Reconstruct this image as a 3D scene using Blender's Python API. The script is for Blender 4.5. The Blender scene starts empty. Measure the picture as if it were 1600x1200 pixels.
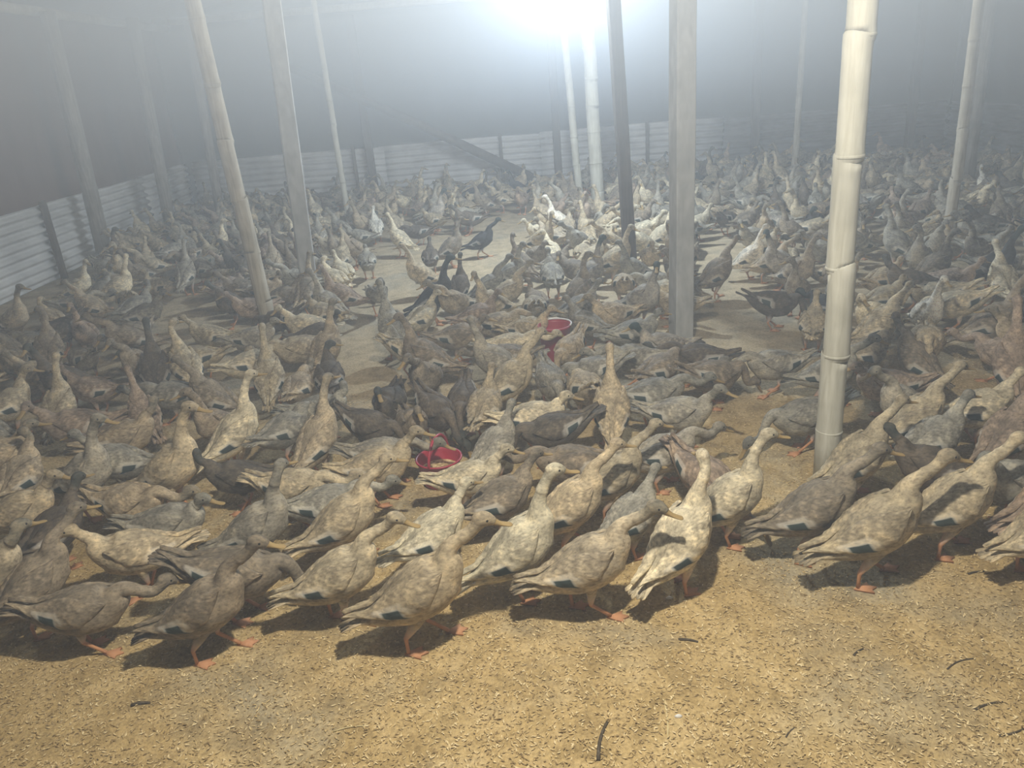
import bpy, bmesh, math, random
import numpy as np
from mathutils import Vector, Matrix

random.seed(7)
np.random.seed(7)
sc = bpy.context.scene
COL = sc.collection

# ------------------------------------------------------------------ camera
F, CX, CY, CAM_H = 1200.0, 800.0, 600.0, 1.5
VP = (1040.0, 3560.0)                       # where the posts converge below the frame
dn = np.array([(VP[0]-CX)/F, -(VP[1]-CY)/F, -1.0]); dn /= np.linalg.norm(dn)
up = -dn
fw = np.array([0, 0, -1.0]); fw -= fw.dot(up)*up; fw /= np.linalg.norm(fw)
rt = np.cross(fw, up)
R = np.array([rt, fw, up])                  # camera space -> world

def ray(px, py):
    return R @ np.array([(px-CX)/F, -(py-CY)/F, -1.0])

def gp(px, py, z=0.0):
    """world point at height z seen at a pixel of the photograph"""
    v = ray(px, py); t = (z-CAM_H)/v[2]
    p = v*t
    return (float(p[0]), float(p[1]), z)

def at_y(px, py, Y):
    v = ray(px, py); t = Y/v[1]
    return (float(v[0]*t), Y, float(CAM_H+v[2]*t))

def proj(p):
    v = R.T @ (np.array(p, float)-np.array([0, 0, CAM_H]))
    return (CX+F*v[0]/-v[2], CY-F*v[1]/-v[2])

cd = bpy.data.cameras.new('camera'); cam = bpy.data.objects.new('camera', cd); COL.objects.link(cam)
cd.sensor_width = 36; cd.lens = 36*F/1600; cd.clip_start = 0.05; cd.clip_end = 100
M = Matrix([list(R[0]), list(R[1]), list(R[2])]).to_4x4(); M.translation = (0, 0, CAM_H)
cam.matrix_world = M
sc.camera = cam

# ------------------------------------------------------------------ world, exposure, lamps
w = bpy.data.worlds.new('night'); sc.world = w; w.use_nodes = True
bg = w.node_tree.nodes['Background']
bg.inputs[0].default_value = (0.30, 0.38, 0.50, 1); bg.inputs[1].default_value = 0.035
vs = sc.view_settings
vs.view_transform = 'Standard'; vs.look = 'None'; vs.exposure = 0.0; vs.gamma = 1.0; vs.use_curve_mapping = False
sc.cycles.use_denoising = True
sc.cycles.max_bounces = 5; sc.cycles.diffuse_bounces = 3; sc.cycles.volume_bounces = 1
sc.cycles.sample_clamp_indirect = 4
sc.cycles.light_sampling_threshold = 0.0

LAMPS = [  # position, watts, colour, radius
    ((0.66, 6.45, 2.22), 330.0, (0.72, 0.85, 1.0), 0.05),
    ((0.15, 1.25, 2.22), 235.0, (1.0, 0.955, 0.85), 0.05),
]
for i, (p, e, c, r) in enumerate(LAMPS):
    l = bpy.data.lights.new('bulb_light', 'POINT'); l.energy = e; l.color = c; l.shadow_soft_size = r
    o = bpy.data.objects.new('bulb_light', l); o.location = p; COL.objects.link(o)

HAZE_HIGH, HAZE_LOW, HAZE_G = 0.22, 0.018, 0.1

# ------------------------------------------------------------------ helpers
def tag(o, label=None, cat=None, group=None, kind=None):
    if label: o['label'] = label
    if cat: o['category'] = cat
    if group: o['group'] = group
    if kind: o['kind'] = kind
    return o

def empty(name, loc=(0, 0, 0)):
    o = bpy.data.objects.new(name, None); o.location = loc; o.empty_display_size = 0.1
    COL.objects.link(o); return o

def link(name, verts, faces, mat=None, parent=None, smooth=False):
    me = bpy.data.meshes.new(name); me.from_pydata([tuple(v) for v in verts], [], faces); me.update()
    bm = bmesh.new(); bm.from_mesh(me); bmesh.ops.recalc_face_normals(bm, faces=bm.faces); bm.to_mesh(me); bm.free()
    if smooth:
        for p in me.polygons: p.use_smooth = True
    if mat: me.materials.append(mat)
    o = bpy.data.objects.new(name, me); COL.objects.link(o)
    if parent: o.parent = parent
    return o

class MB:
    def __init__(s): s.v = []; s.f = []
    def add(s, v, f):
        n = len(s.v); s.v += [tuple(x) for x in v]; s.f += [tuple(n+i for i in q) for q in f]
    def box(s, a, b):
        x0, y0, z0 = a; x1, y1, z1 = b
        s.add([(x0,y0,z0),(x1,y0,z0),(x1,y1,z0),(x0,y1,z0),(x0,y0,z1),(x1,y0,z1),(x1,y1,z1),(x0,y1,z1)],
              [(0,3,2,1),(4,5,6,7),(0,1,5,4),(1,2,6,5),(2,3,7,6),(3,0,4,7)])
    def tube(s, pts, rad, n=12, caps=True):
        pts = [Vector(p) for p in pts]; rings = []
        N = len(pts)
        ref = None
        for i, p in enumerate(pts):
            t = (pts[min(i+1, N-1)]-pts[max(i-1, 0)]).normalized()
            if ref is None: ref = Vector((1, 0, 0)) if abs(t.x) < 0.8 else Vector((0, 0, 1))
            a = (ref-t*ref.dot(t)).normalized(); b = t.cross(a); ref = a
            r = rad[i] if hasattr(rad, '__len__') else rad
            rings.append([p+a*(r*math.cos(2*math.pi*k/n))+b*(r*math.sin(2*math.pi*k/n)) for k in range(n)])
        v = [q for r_ in rings for q in r_]
        f = [(i*n+k, i*n+(k+1) % n, (i+1)*n+(k+1) % n, (i+1)*n+k) for i in range(N-1) for k in range(n)]
        if caps: f += [tuple(range(n))[::-1], tuple((N-1)*n+k for k in range(n))]
        s.add(v, f)
    def lathe(s, c, prof, n=32, closed=False):
        v = [(c[0]+r*math.cos(2*math.pi*k/n), c[1]+r*math.sin(2*math.pi*k/n), c[2]+z) for r, z in prof for k in range(n)]
        N = len(prof)
        f = [(i*n+k, i*n+(k+1) % n, (i+1)*n+(k+1) % n, (i+1)*n+k) for i in range(N-1) for k in range(n)]
        if closed: f += [((N-1)*n+k, (N-1)*n+(k+1) % n, (k+1) % n, k) for k in range(n)]
        s.add(v, f)
    def build(s, name, mat, parent=None, smooth=False): return link(name, s.v, s.f, mat, parent, smooth)

class NT:
    """small node-graph helper"""
    def __init__(s, name):
        s.m = bpy.data.materials.new(name); s.m.use_nodes = True
        s.t = s.m.node_tree; s.b = s.t.nodes['Principled BSDF']; s.out = s.t.nodes['Material Output']
    def n(s, typ, **kw):
        nd = s.t.nodes.new(typ)
        for k, v in kw.items():
            if hasattr(nd, k): setattr(nd, k, v)
            else: nd.inputs[k.replace('_', ' ')].default_value = v
        return nd
    def l(s, a, b): s.t.links.new(a, b)
    def coord(s, kind='Object'):
        return s.n('ShaderNodeTexCoord').outputs[kind]
    def noise(s, vec, scale, detail=4, rough=0.55, dist=0.0):
        nd = s.n('ShaderNodeTexNoise'); nd.inputs['Scale'].default_value = scale
        nd.inputs['Detail'].default_value = detail; nd.inputs['Roughness'].default_value = rough
        nd.inputs['Distortion'].default_value = dist
        s.l(vec, nd.inputs['Vector']); return nd.outputs['Fac']
    def ramp(s, fac, stops):
        nd = s.n('ShaderNodeValToRGB'); cr = nd.color_ramp
        cr.elements[0].position, cr.elements[0].color = stops[0][0], (*stops[0][1], 1)
        cr.elements[1].position, cr.elements[1].color = stops[-1][0], (*stops[-1][1], 1)
        for p, c in stops[1:-1]:
            e = cr.elements.new(p); e.color = (*c, 1)
        s.l(fac, nd.inputs[0]); return nd.outputs[0]
    def mix(s, fac, a, b, blend='MIX'):
        nd = s.n('ShaderNodeMix'); nd.data_type = 'RGBA'; nd.blend_type = blend
        for i, x in ((0, fac), (6, a), (7, b)):
            if isinstance(x, (int, float)): nd.inputs[i].default_value = x
            elif isinstance(x, tuple): nd.inputs[i].default_value = (*x, 1) if len(x) == 3 else x
            else: s.l(x, nd.inputs[i])
        return nd.outputs[2]
    def map(s, vec, scale):
        nd = s.n('ShaderNodeMapping'); nd.inputs['Scale'].default_value = scale; s.l(vec, nd.inputs[0]); return nd.outputs[0]
    def bump(s, h, strength, dist=0.01):
        nd = s.n('ShaderNodeBump'); nd.inputs['Strength'].default_value = strength; nd.inputs['Distance'].default_value = dist
        s.l(h, nd.inputs['Height']); s.l(nd.outputs[0], s.b.inputs['Normal'])
    def fin(s, col=None, rough=0.7, metal=0.0, spec=0.3):
        if col is not None:
            if isinstance(col, tuple): s.b.inputs['Base Color'].default_value = (*col, 1)
            else: s.l(col, s.b.inputs['Base Color'])
        s.b.inputs['Roughness'].default_value = rough; s.b.inputs['Metallic'].default_value = metal
        s.b.inputs['Specular IOR Level'].default_value = spec
        return s.m

def wood_mat(name, c0, c1, c2, vertical=True, rough=0.75, stretch=(18, 18, 1.6)):
    g = NT(name); co = g.map(g.coord(), stretch)
    f = g.noise(co, 3.0, 6, 0.6, 0.4); f2 = g.noise(g.coord(), 3.5, 3, 0.6)
    c = g.ramp(f, [(0.3, c0), (0.5, c1), (0.7, c2)])
    c = g.mix(g.ramp(f2, [(0.42, (0, 0, 0)), (0.62, (0.45, 0.45, 0.45))]), c, tuple(x*0.62 for x in c0))
    g.bump(f, 0.3, 0.004)
    return g.fin(c, rough)

M_bamboo = wood_mat('pale_bamboo', (0.40, 0.385, 0.31), (0.50, 0.49, 0.41), (0.58, 0.57, 0.495))
M_bamboo_old = wood_mat('aged_bamboo', (0.32, 0.28, 0.21), (0.45, 0.41, 0.32), (0.55, 0.51, 0.42))
M_wood_dark = wood_mat('dark_timber', (0.045, 0.032, 0.022), (0.075, 0.055, 0.038), (0.11, 0.08, 0.055))
M_wood_grey = wood_mat('weathered_timber', (0.20, 0.19, 0.17), (0.29, 0.27, 0.24), (0.37, 0.35, 0.31))
M_concrete = wood_mat('limewashed_post', (0.30, 0.31, 0.31), (0.40, 0.41, 0.41), (0.48, 0.49, 0.48), stretch=(6, 6, 2))

g = NT('galvanised_tin')
f = g.noise(g.coord(), 2.5, 5, 0.6)
c = g.ramp(f, [(0.3, (0.46, 0.47, 0.47)), (0.55, (0.62, 0.63, 0.63)), (0.75, (0.74, 0.75, 0.74))])
M_tin = g.fin(c, 0.45, 0.0, 0.5)

g = NT('dark_tin')  # darker grey tin for the sheets on the right
M_tin_dark = g.fin(g.ramp(g.noise(g.coord(), 2.5, 5, 0.6), [(0.3, (0.11, 0.115, 0.12)), (0.55, (0.17, 0.175, 0.18)), (0.75, (0.23, 0.235, 0.24))]), 0.6, 0.0, 0.4)

g = NT('brown_shade_net')
f = g.noise(g.map(g.coord(), (2, 2, 0.7)), 2.2, 4, 0.6)
wv = g.n('ShaderNodeTexWave'); wv.inputs['Scale'].default_value = 60; g.l(g.coord(), wv.inputs[0])
c = g.ramp(f, [(0.3, (0.105, 0.060, 0.047)), (0.7, (0.15, 0.09, 0.072))])
g.bump(wv.outputs[1], 0.25, 0.002)
M_net = g.fin(c, 0.9)
M_roof = NT('rusty_roof_tin').fin((0.11, 0.085, 0.07), 0.6, 0.3)

g = NT('grey_tarpaulin')
f = g.noise(g.map(g.coord(), (1.2, 1.2, 0.5)), 1.6, 4, 0.6)
c = g.ramp(f, [(0.3, (0.060, 0.066, 0.062)), (0.7, (0.095, 0.105, 0.10))])
g.bump(f, 0.4, 0.03)
M_tarp = g.fin(c, 0.85)

# floor of rice husk litter
g = NT('rice_husk_litter')
co = g.coord()
big = g.noise(co, 1.6, 5, 0.6, 0.3); mid = g.noise(co, 9.0, 6, 0.65, 0.5); fine = g.noise(co, 95.0, 3, 0.7)
husk = g.ramp(mid, [(0.30, (0.30, 0.215, 0.095)), (0.50, (0.46, 0.335, 0.155)), (0.72, (0.57, 0.43, 0.22))])
grey = g.ramp(mid, [(0.35, (0.255, 0.225, 0.155)), (0.65, (0.36, 0.32, 0.225))])
c = g.mix(g.ramp(big, [(0.50, (0, 0, 0)), (0.66, (0.8, 0.8, 0.8))]), husk, grey)
# litter blends to a greyer tone farther back, the front strip stays yellow
sp = g.n('ShaderNodeSeparateXYZ'); g.l(co, sp.inputs[0])
wb = g.n('ShaderNodeMath', operation='MULTIPLY_ADD'); wb.inputs[1].default_value = 1.6; g.l(big, wb.inputs[0]); g.l(sp.outputs[1], wb.inputs[2])
tr = g.n('ShaderNodeMapRange', interpolation_type='SMOOTHSTEP'); tr.inputs['From Min'].default_value = 3.0; tr.inputs['From Max'].default_value = 5.2; tr.inputs['To Max'].default_value = 0.5; g.l(wb.outputs[0], tr.inputs['Value'])
c = g.mix(tr.outputs[0], c, g.ramp(mid, [(0.3, (0.33, 0.29, 0.225)), (0.7, (0.52, 0.465, 0.37))]))
vo = g.n('ShaderNodeTexVoronoi'); vo.inputs['Scale'].default_value = 130.0; g.l(g.map(co, (1, 1.8, 1)), vo.inputs['Vector'])
c = g.mix(0.55, c, g.ramp(fine, [(0.32, (0.42, 0.40, 0.36)), (0.5, (0.95, 0.95, 0.95)), (0.7, (1.35, 1.33, 1.25))]), 'MULTIPLY')
c = g.mix(g.ramp(vo.outputs['Distance'], [(0.0, (0.35, 0.35, 0.35)), (0.25, (0, 0, 0))]), c, (0.62, 0.49, 0.27))
g.bump(fine, 0.7, 0.006)
M_floor = g.fin(c, 0.95, 0, 0.1)

g = NT('husk_flake'); oi = g.noise(g.coord(), 60, 2)
M_flake = g.fin(g.ramp(oi, [(0.38, (0.26, 0.18, 0.08)), (0.5, (0.52, 0.385, 0.18)), (0.62, (0.74, 0.60, 0.34))]), 0.8)
M_red = NT('red_plastic').fin((0.36, 0.022, 0.045), 0.38, 0, 0.5)
M_white_plastic = NT('white_plastic').fin((0.75, 0.75, 0.74), 0.45)
M_twig = wood_mat('dry_twig', (0.05, 0.04, 0.025), (0.09, 0.07, 0.045), (0.15, 0.12, 0.08))
M_straw = NT('straw').fin((0.62, 0.52, 0.28), 0.7)
M_down = NT('white_down').fin((0.75, 0.74, 0.70), 0.8)
M_cord = NT('black_cord').fin((0.02, 0.02, 0.02), 0.5)
M_wire = NT('pale_string').fin((0.6, 0.6, 0.6), 0.6)
g = NT('bulb_glass'); g.b.inputs['Emission Color'].default_value = (0.9, 0.95, 1, 1); g.b.inputs['Emission Strength'].default_value = 25
M_bulb = g.fin((0.9, 0.9, 0.9), 0.3)

# ------------------------------------------------------------------ large structure
XL, XR, YB, YF, EAVE, RIDGE_X, RIDGE_Z = -4.25, 6.35, 11.15, -1.6, 2.42, 1.0, 3.55
def floor_z(x, y, m=math): return 0.0012*m.sin(x*3.1+1.3*m.sin(y*2.3))+0.0012*m.sin(y*4.7+x*1.9)-0.003
def grid_floor():
    nx, ny = 120, 150
    xs = np.linspace(XL-0.6, XR+0.6, nx); ys = np.linspace(YF, YB+0.8, ny)
    v = []
    for y in ys:
        for x in xs:
            v.append((x, y, floor_z(x, y)))
    f = [(j*nx+i, j*nx+i+1, (j+1)*nx+i+1, (j+1)*nx+i) for j in range(ny-1) for i in range(nx-1)]
    o = link('floor', v, f, M_floor, smooth=True); tag(o, kind='structure')
grid_floor()

def sheet(name, p0, p1, z0, z1, mat, amp=0.03, waves=3.0, thick=0.006, nx=60, nz=8):
    """hanging cloth between two ground points, with soft folds"""
    p0 = Vector((*p0, 0)); p1 = Vector((*p1, 0)); d = p1-p0; L = d.length; n = Vector((-d.y, d.x, 0))/L
    v = []; f = []
    for side in (0, 1):
        for j in range(nz+1):
            for i in range(nx+1):
                s = i/nx; q = j/nz
                off = amp*math.sin(s*L*waves+0.6*math.sin(q*3+s*7))*(0.3+0.7*(1-abs(2*q-1)))+side*thick
                p = p0+d*s+n*off; v.append((p.x, p.y, z0+(z1-z0)*q))
    m = (nx+1)*(nz+1)
    for side in (0, 1):
        for j in range(nz):
            for i in range(nx):
                a = side*m+j*(nx+1)+i; f.append((a, a+1, a+nx+2, a+nx+1))
    return link(name, v, f, mat, smooth=True)
o = sheet('wall_left', (XL-0.10, YF), (XL-0.10, YB+0.1), 0.5, EAVE, M_net); tag(o, kind='structure')
o = sheet('wall_back', (XL-0.1, YB+0.12), (XR+0.1, YB+0.12), 0.5, EAVE, M_tarp); tag(o, kind='structure')
o = sheet('wall_right', (XR+0.10, YB+0.1), (XR+0.10, YF), 0.5, EAVE, M_tarp); tag(o, kind='structure')

# gable roof of tin over the shed: corrugations run down the slope
def roof():
    ny = int((YB+0.5-YF)/0.04); v = []; f = []
    cols = [(XL-0.35, EAVE+0.02), (RIDGE_X, RIDGE_Z), (XR+0.35, EAVE+0.02)]
    for side in (0, 1):
        for j in range(ny+1):
            y = YF+j*0.04; h = 0.009*math.sin(j*math.pi/2)
            for x, z in cols: v.append((x, y, z+h+side*0.004))
    m = 3*(ny+1)
    for side in (0, 1):
        for j in range(ny):
            for k in (0, 1):
                a = side*m+j*3+k; f.append((a, a+1, a+4, a+3))
    o = link('ceiling', v, f, M_roof, smooth=True); tag(o, kind='structure')
roof()

# ------------------------------------------------------------------ haze in the shed
g = NT('dust_flare_haze'); g.t.nodes.remove(g.b)          # thin dust over the floor, thickened aloft to imitate lamp flare
n_ = g.n('ShaderNodeVolumeScatter'); n_.inputs['Color'].default_value = (0.68, 0.81, 1.0, 1); n_.inputs['Anisotropy'].default_value = HAZE_G
sx = g.n('ShaderNodeSeparateXYZ'); g.l(g.coord(), sx.inputs[0])
mr = g.n('ShaderNodeMapRange', interpolation_type='SMOOTHSTEP'); mr.inputs['From Min'].default_value = 0.85; mr.inputs['From Max'].default_value = 2.3
mr.inputs['To Min'].default_value = HAZE_LOW; mr.inputs['To Max'].default_value = HAZE_HIGH
g.l(sx.outputs[2], mr.inputs['Value']); g.l(mr.outputs[0], n_.inputs['Density'])
g.l(n_.outputs[0], g.out.inputs['Volume'])
mb = MB(); mb.box((XL-0.04, YF, -0.04), (XR+0.04, YB+0.04, EAVE-0.12))
tag(mb.build('dust_flare_haze', g.m), 'pale dust haze filling the shed, thickened under the roof as lamp flare', 'haze', kind='stuff')

# ------------------------------------------------------------------ tin fence sheets: corrugations run lengthwise
def tin_sheet(p0, p1, z0, z1, label, tilt=0.0, n_corr=8.5, mat=None, cat='tin sheet', group='tin sheets of the low fence'):
    p0 = Vector((*p0, 0)); p1 = Vector((*p1, 0)); d = p1-p0; L = d.length; dr = d/L; n = Vector((-dr.y, dr.x, 0))
    nz, nx = 102, 10; v = []; f = []
    for side in (0, 1):
        for j in range(nz+1):
            q = j/nz
            for i in range(nx+1):
                s = i/nx
                off = 0.022*math.sin(q*n_corr*2*math.pi)+side*0.0015+0.006*math.sin(s*L*2.2)+0.03*(q-0.5)*math.sin(s*3+L)
                p = dr*(L*s)+n*off
                v.append((p.x, p.y, (z0+(z1-z0)*q+tilt*s+0.006*math.sin(s*5+p0.y))))
    m = (nx+1)*(nz+1)
    for side in (0, 1):
        for j in range(nz):
            for i in range(nx):
                a = side*m+j*(nx+1)+i; f.append((a, a+1, a+nx+2, a+nx+1))
    for j in range(nz):
        for i in (0, nx):
            a = j*(nx+1)+i; f.append((a, a+nx+1, m+a+nx+1, m+a))
    for j in (0, nz):
        for i in range(nx):
            a = j*(nx+1)+i; f.append((a, a+1, m+a+1, m+a))
    o = link('tin_fence_sheet', v, f, mat or M_tin, smooth=True); o.location = p0
    return tag(o, label, cat, group)
FX = XL
tin_sheet((FX, 4.6), (FX, 7.48), 0.0, 0.69, 'corrugated tin sheet nearest the camera on the left fence, brightly ribbed')
tin_sheet((FX-0.03, 7.42), (FX-0.03, 9.75), 0.0, 0.68, 'corrugated tin sheet in the middle of the left fence behind the limewashed post')
tin_sheet((FX, 9.68), (FX, YB-0.08), 0.0, 0.68, 'corrugated tin sheet at the far end of the left fence by the corner')
tin_sheet((XL+0.07, YB-0.03), (-1.5, YB-0.06), 0.0, 0.69, 'dim tin sheet at the left end of the back fence')
tin_sheet((-1.58, YB-0.02), (0.72, YB-0.02), 0.0, 0.70, 'brightest tin sheet in the middle of the back fence, behind the leaning pole')
tin_sheet((0.66, YB-0.05), (3.2, YB-0.05), 0.0, 0.72, 'tin sheet of the back fence behind the bright lamp-lit post')
tin_sheet((3.14, YB-0.01), (XR-0.02, YB-0.02), 0.0, 0.70, 'dark tin sheet at the right end of the back fence', mat=M_tin_dark)
tin_sheet((XR, YB-0.05), (XR, 8.3), 0.0, 0.69, 'far tin sheet of the right hand fence in the haze', mat=M_tin_dark)
tin_sheet((XR-0.03, 8.36), (XR-0.03, 5.6), 0.0, 0.69, 'near tin sheet of the right hand fence at the frame edge', mat=M_tin_dark)

# ------------------------------------------------------------------ posts and poles
def bamboo(base, top, r0, r1, mat, label, node_px=None, nodes=None, group=None, name='bamboo_pole', seed=0):
    """culm with swollen node rings; node ring is its own part"""
    rnd = random.Random(seed)
    b = Vector(base); t = Vector(top); d = t-b; L = d.length
    root = empty(name, base); tag(root, label, 'pole', group)
    if nodes is None:
        nodes = []; z = 0.12+rnd.random()*0.15
        while z < L-0.05: nodes.append(z); z += 0.26+rnd.random()*0.10
    pts = []; rad = []
    zs = sorted(set([0.0, L]+[n+e for n in nodes for e in (-0.05, -0.018, -0.006, 0, 0.008, 0.03) if 0 < n+e < L]))
    wob = [(rnd.uniform(-1, 1)*0.006, rnd.uniform(-1, 1)*0.006) for _ in range(len(nodes)+2)]
    for z in zs:
        k = sum(1 for n in nodes if n <= z); r = r0+(r1-r0)*z/L
        e = min((abs(z-n) for n in nodes), default=1)
        sw = 0.055 if e < 0.002 else (0.045 if e < 0.0085 else (0.02 if e < 0.03 else 0))
        q = d*(z/L)
        pts.append((q.x+wob[k][0]*0.8, q.y+wob[k][1]*0.8, q.z)); rad.append(r*(1+sw))
    m = MB(); m.tube(pts, rad, 20); m.build('culm', mat, root, True)
    for n in nodes:
        k = sum(1 for q in nodes if q <= n); r = (r0+(r1-r0)*n/L)*1.055
        q = d*(n/L); c = Vector((q.x+wob[k][0]*0.8, q.y+wob[k][1]*0.8, q.z)); u = d.normalized()
        m = MB(); m.tube([c-u*0.006, c-u*0.002, c+u*0.002, c+u*0.005], [r*0.995, r*1.018, r*1.018, r*0.995], 20)
        m.build('node_ring', mat, root, True)
    return root

def square_post(base, top, wx, wy, mat, label, rot=0.0, group=None, name='square_post', cap=None):
    b = Vector(base); t = Vector(top); d = t-b
    m = MB(); c, s = math.cos(rot), math.sin(rot); nz = 24; bv = 0.12
    prof = [(-1+bv, -1), (1-bv, -1), (1, -1+bv), (1, 1-bv), (1-bv, 1), (-1+bv, 1), (-1, 1-bv), (-1, -1+bv)]
    v = []
    for j in range(nz+1):
        q = j/nz; e = 1+0.02*math.sin(q*23)
        for (x, y) in prof:
            X = x*wx/2*e; Y = y*wy/2*e
            v.append((d.x*q+X*c-Y*s, d.y*q+X*s+Y*c, d.z*q))
    f = [(j*8+k, j*8+(k+1) % 8, (j+1)*8+(k+1) % 8, (j+1)*8+k) for j in range(nz) for k in range(8)]
    f += [tuple(range(8))[::-1], tuple(nz*8+k for k in range(8))]
    o = link(name, v, f, mat); o.location = base
    return tag(o, label, 'post', group)

def roofz(x): return EAVE+0.0+(RIDGE_Z-EAVE)*(1-abs(x-RIDGE_X)/(RIDGE_X-XL+0.35))-0.02
def pole_ends(bx, by, tx, ty):
    """base pixel and a pixel higher up on the same pole -> base and top under the roof"""
    b = gp(bx, by); t = at_y(tx, ty, b[1]); k = t[0]-b[0]
    z = 2.6
    for _ in range(20):
        X = b[0]+k*z/t[2]; z = roofz(X)
    return b, (b[0]+k*z/t[2], b[1], z)

b, t = pole_ends(1290, 757, 1346, 0)
Lb = (Vector(t)-Vector(b)).length
ndz = []
for yy in (672, 553, 418, 243, 55):
    p = at_y(1290+(1346-1290)*(757-yy)/757.0, yy, b[1]); ndz.append(p[2])
ndz = [max(0.03, z) for z in ndz]; ndz += [ndz[-1]+0.31*(i+1) for i in range(8) if ndz[-1]+0.31*(i+1) < Lb-0.05]
bamboo(b, t, 0.044, 0.041, M_bamboo, 'thick pale bamboo pole standing nearest the camera on the right', nodes=ndz, seed=3)
b, t = pole_ends(424, 520, 300, 0)
bamboo(b, t, 0.050, 0.044, M_bamboo_old, 'leaning brownish bamboo pole left of the grey limewashed post', seed=5)
b, t = pole_ends(547, 355, 490, 0)
bamboo(b, t, 0.034, 0.028, M_bamboo, 'slender pale bamboo pole standing further back left of centre', seed=8)
b, t = pole_ends(907, 324, 879, 20)
bamboo(b, t, 0.042, 0.036, M_bamboo, 'thin pale pole just left of the brightest lamp-lit post', seed=9)
b, t = pole_ends(1240, 277, 1257, 30)
bamboo(b, t, 0.038, 0.032, M_bamboo_old, 'thin far pole seen between the square white post and thick bamboo', seed=10)
b, t = pole_ends(1481, 383, 1530, 0)
bamboo(b, t, 0.042, 0.034, M_bamboo_old, 'thin crooked bamboo pole near the right edge', seed=11)
b, t = pole_ends(488, 480, 437, 100)
square_post(b, t, 0.115, 0.115, M_concrete, 'grey limewashed square post between the leaning bamboo and slender pole', rot=0.30)
b, t = pole_ends(1064, 540, 1067, 0)
square_post(b, t, 0.104, 0.104, M_concrete, 'broad white square post right of centre, reaching the top of the frame', rot=0.22)
b, t = pole_ends(936, 328, 916, 0)
bamboo(b, t, 0.072, 0.066, M_bamboo, 'brightest glowing white pole directly below the hanging lamp', seed=12)
b, t = pole_ends(986, 428, 968, 150)
square_post(b, t, 0.085, 0.085, M_wood_dark, 'dark brown timber post left of the square white post', rot=0.1, name='timber_post')
b, t = pole_ends(167, 410, 78, 40)
t = (t[0], t[1], EAVE-0.08)
bamboo(b, t, 0.078, 0.070, M_wood_grey, 'thick pale round post nearest on the left fence line', seed=13, name='fence_line_post', nodes=[])
b, t = pole_ends(270, 372, 207, 40)
bamboo(b, (t[0], t[1], EAVE-0.08), 0.070, 0.062, M_wood_grey, 'second round post on the left fence line', seed=14, name='fence_line_post', nodes=[])
b, t = pole_ends(347, 350, 296, 60)
bamboo(b, (t[0], t[1], EAVE-0.08), 0.058, 0.052, M_wood_grey, 'hazy round post by the far left corner of the fence', seed=15, name='fence_line_post', nodes=[])
b, t = pole_ends(1508, 300, 1540, 40)
bamboo(b, t, 0.075, 0.07, M_wood_grey, 'hazy grey round post right behind the crooked bamboo', seed=16, name='round_post', nodes=[])
# posts on the back wall line
for px, lab in ((585, 'dark wall post on the back fence behind the leaning pole'), (874, 'dark wall post on the back fence beside the thin pale pole'),
                (1178, 'faint wall post on the back fence left of the far thin pole'), (1416, 'faint wall post on the back fence right of the thick bamboo')):
    p = at_y(px, 290 if px < 1000 else 262, YB-0.17)
    square_post((p[0], p[1], 0), (p[0]-0.02, p[1], EAVE-0.08), 0.10, 0.10, M_wood_dark, lab, name='wall_post')
for px, py, lab in ((787, 290, 'short dark fence stake crossed by the leaning pole'), (561, 300, 'short dark fence stake beside the left dark wall post'), (1012, 275, 'short dark fence stake between dark timber post and white post')):
    p = at_y(px, py, YB-0.13)
    square_post((p[0], p[1], 0), (p[0], p[1], 0.74), 0.045, 0.04, M_wood_dark, lab, name='fence_stake')
p = gp(96, 320, 0.68)
square_post((XL+0.06, p[1]-0.02, 0), (XL+0.05, p[1], 0.73), 0.05, 0.05, M_wood_dark, 'short dark fence stake over the nearest left tin sheet joint', name='fence_stake')
square_post((XL+0.07, 6.05, 0), (XL+0.07, 6.05, 0.76), 0.06, 0.05, M_wood_grey, 'pale fence stake at the left edge of the frame', name='fence_stake')
# leaning pole in front of the back fence
a = at_y(448, 104, YB-0.42); e = at_y(868, 296, YB-0.42)
k = (0.03-a[2])/(e[2]-a[2]); e = (a[0]+(e[0]-a[0])*k, YB-0.42, 0.04)
mb = MB(); mb.tube([(0, 0, 0), tuple((Vector(a)-Vector(e))*0.5+Vector((0, 0, 0.03))), tuple(Vector(a)-Vector(e))], [0.064, 0.058, 0.05], 14)
o = mb.build('leaning_pole', M_wood_dark, None, True); o.location = e
tag(o, 'long dark pole leaning diagonally down across the back fence', 'pole')
# wall plates under the roof
mb = MB(); mb.tube([(0, YF-6, 0), (0, 0, 0), (0.03, YB-6, 0)], [0.05, 0.048, 0.044], 12)
o = mb.build('wall_plate', M_bamboo_old, None, True); o.location = (XL+0.09, 6, EAVE-0.06); tag(o, 'pale horizontal pole under the roof over the left fence', 'beam')
mb = MB(); mb.tube([(XL, 0, 0), (XR, 0, 0.0)], 0.045, 12)
o = mb.build('wall_plate', M_bamboo_old, None, True); o.location = (0, YB-0.05, EAVE+0.02); tag(o, 'faint horizontal pole under the roof over the back fence', 'beam')

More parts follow.
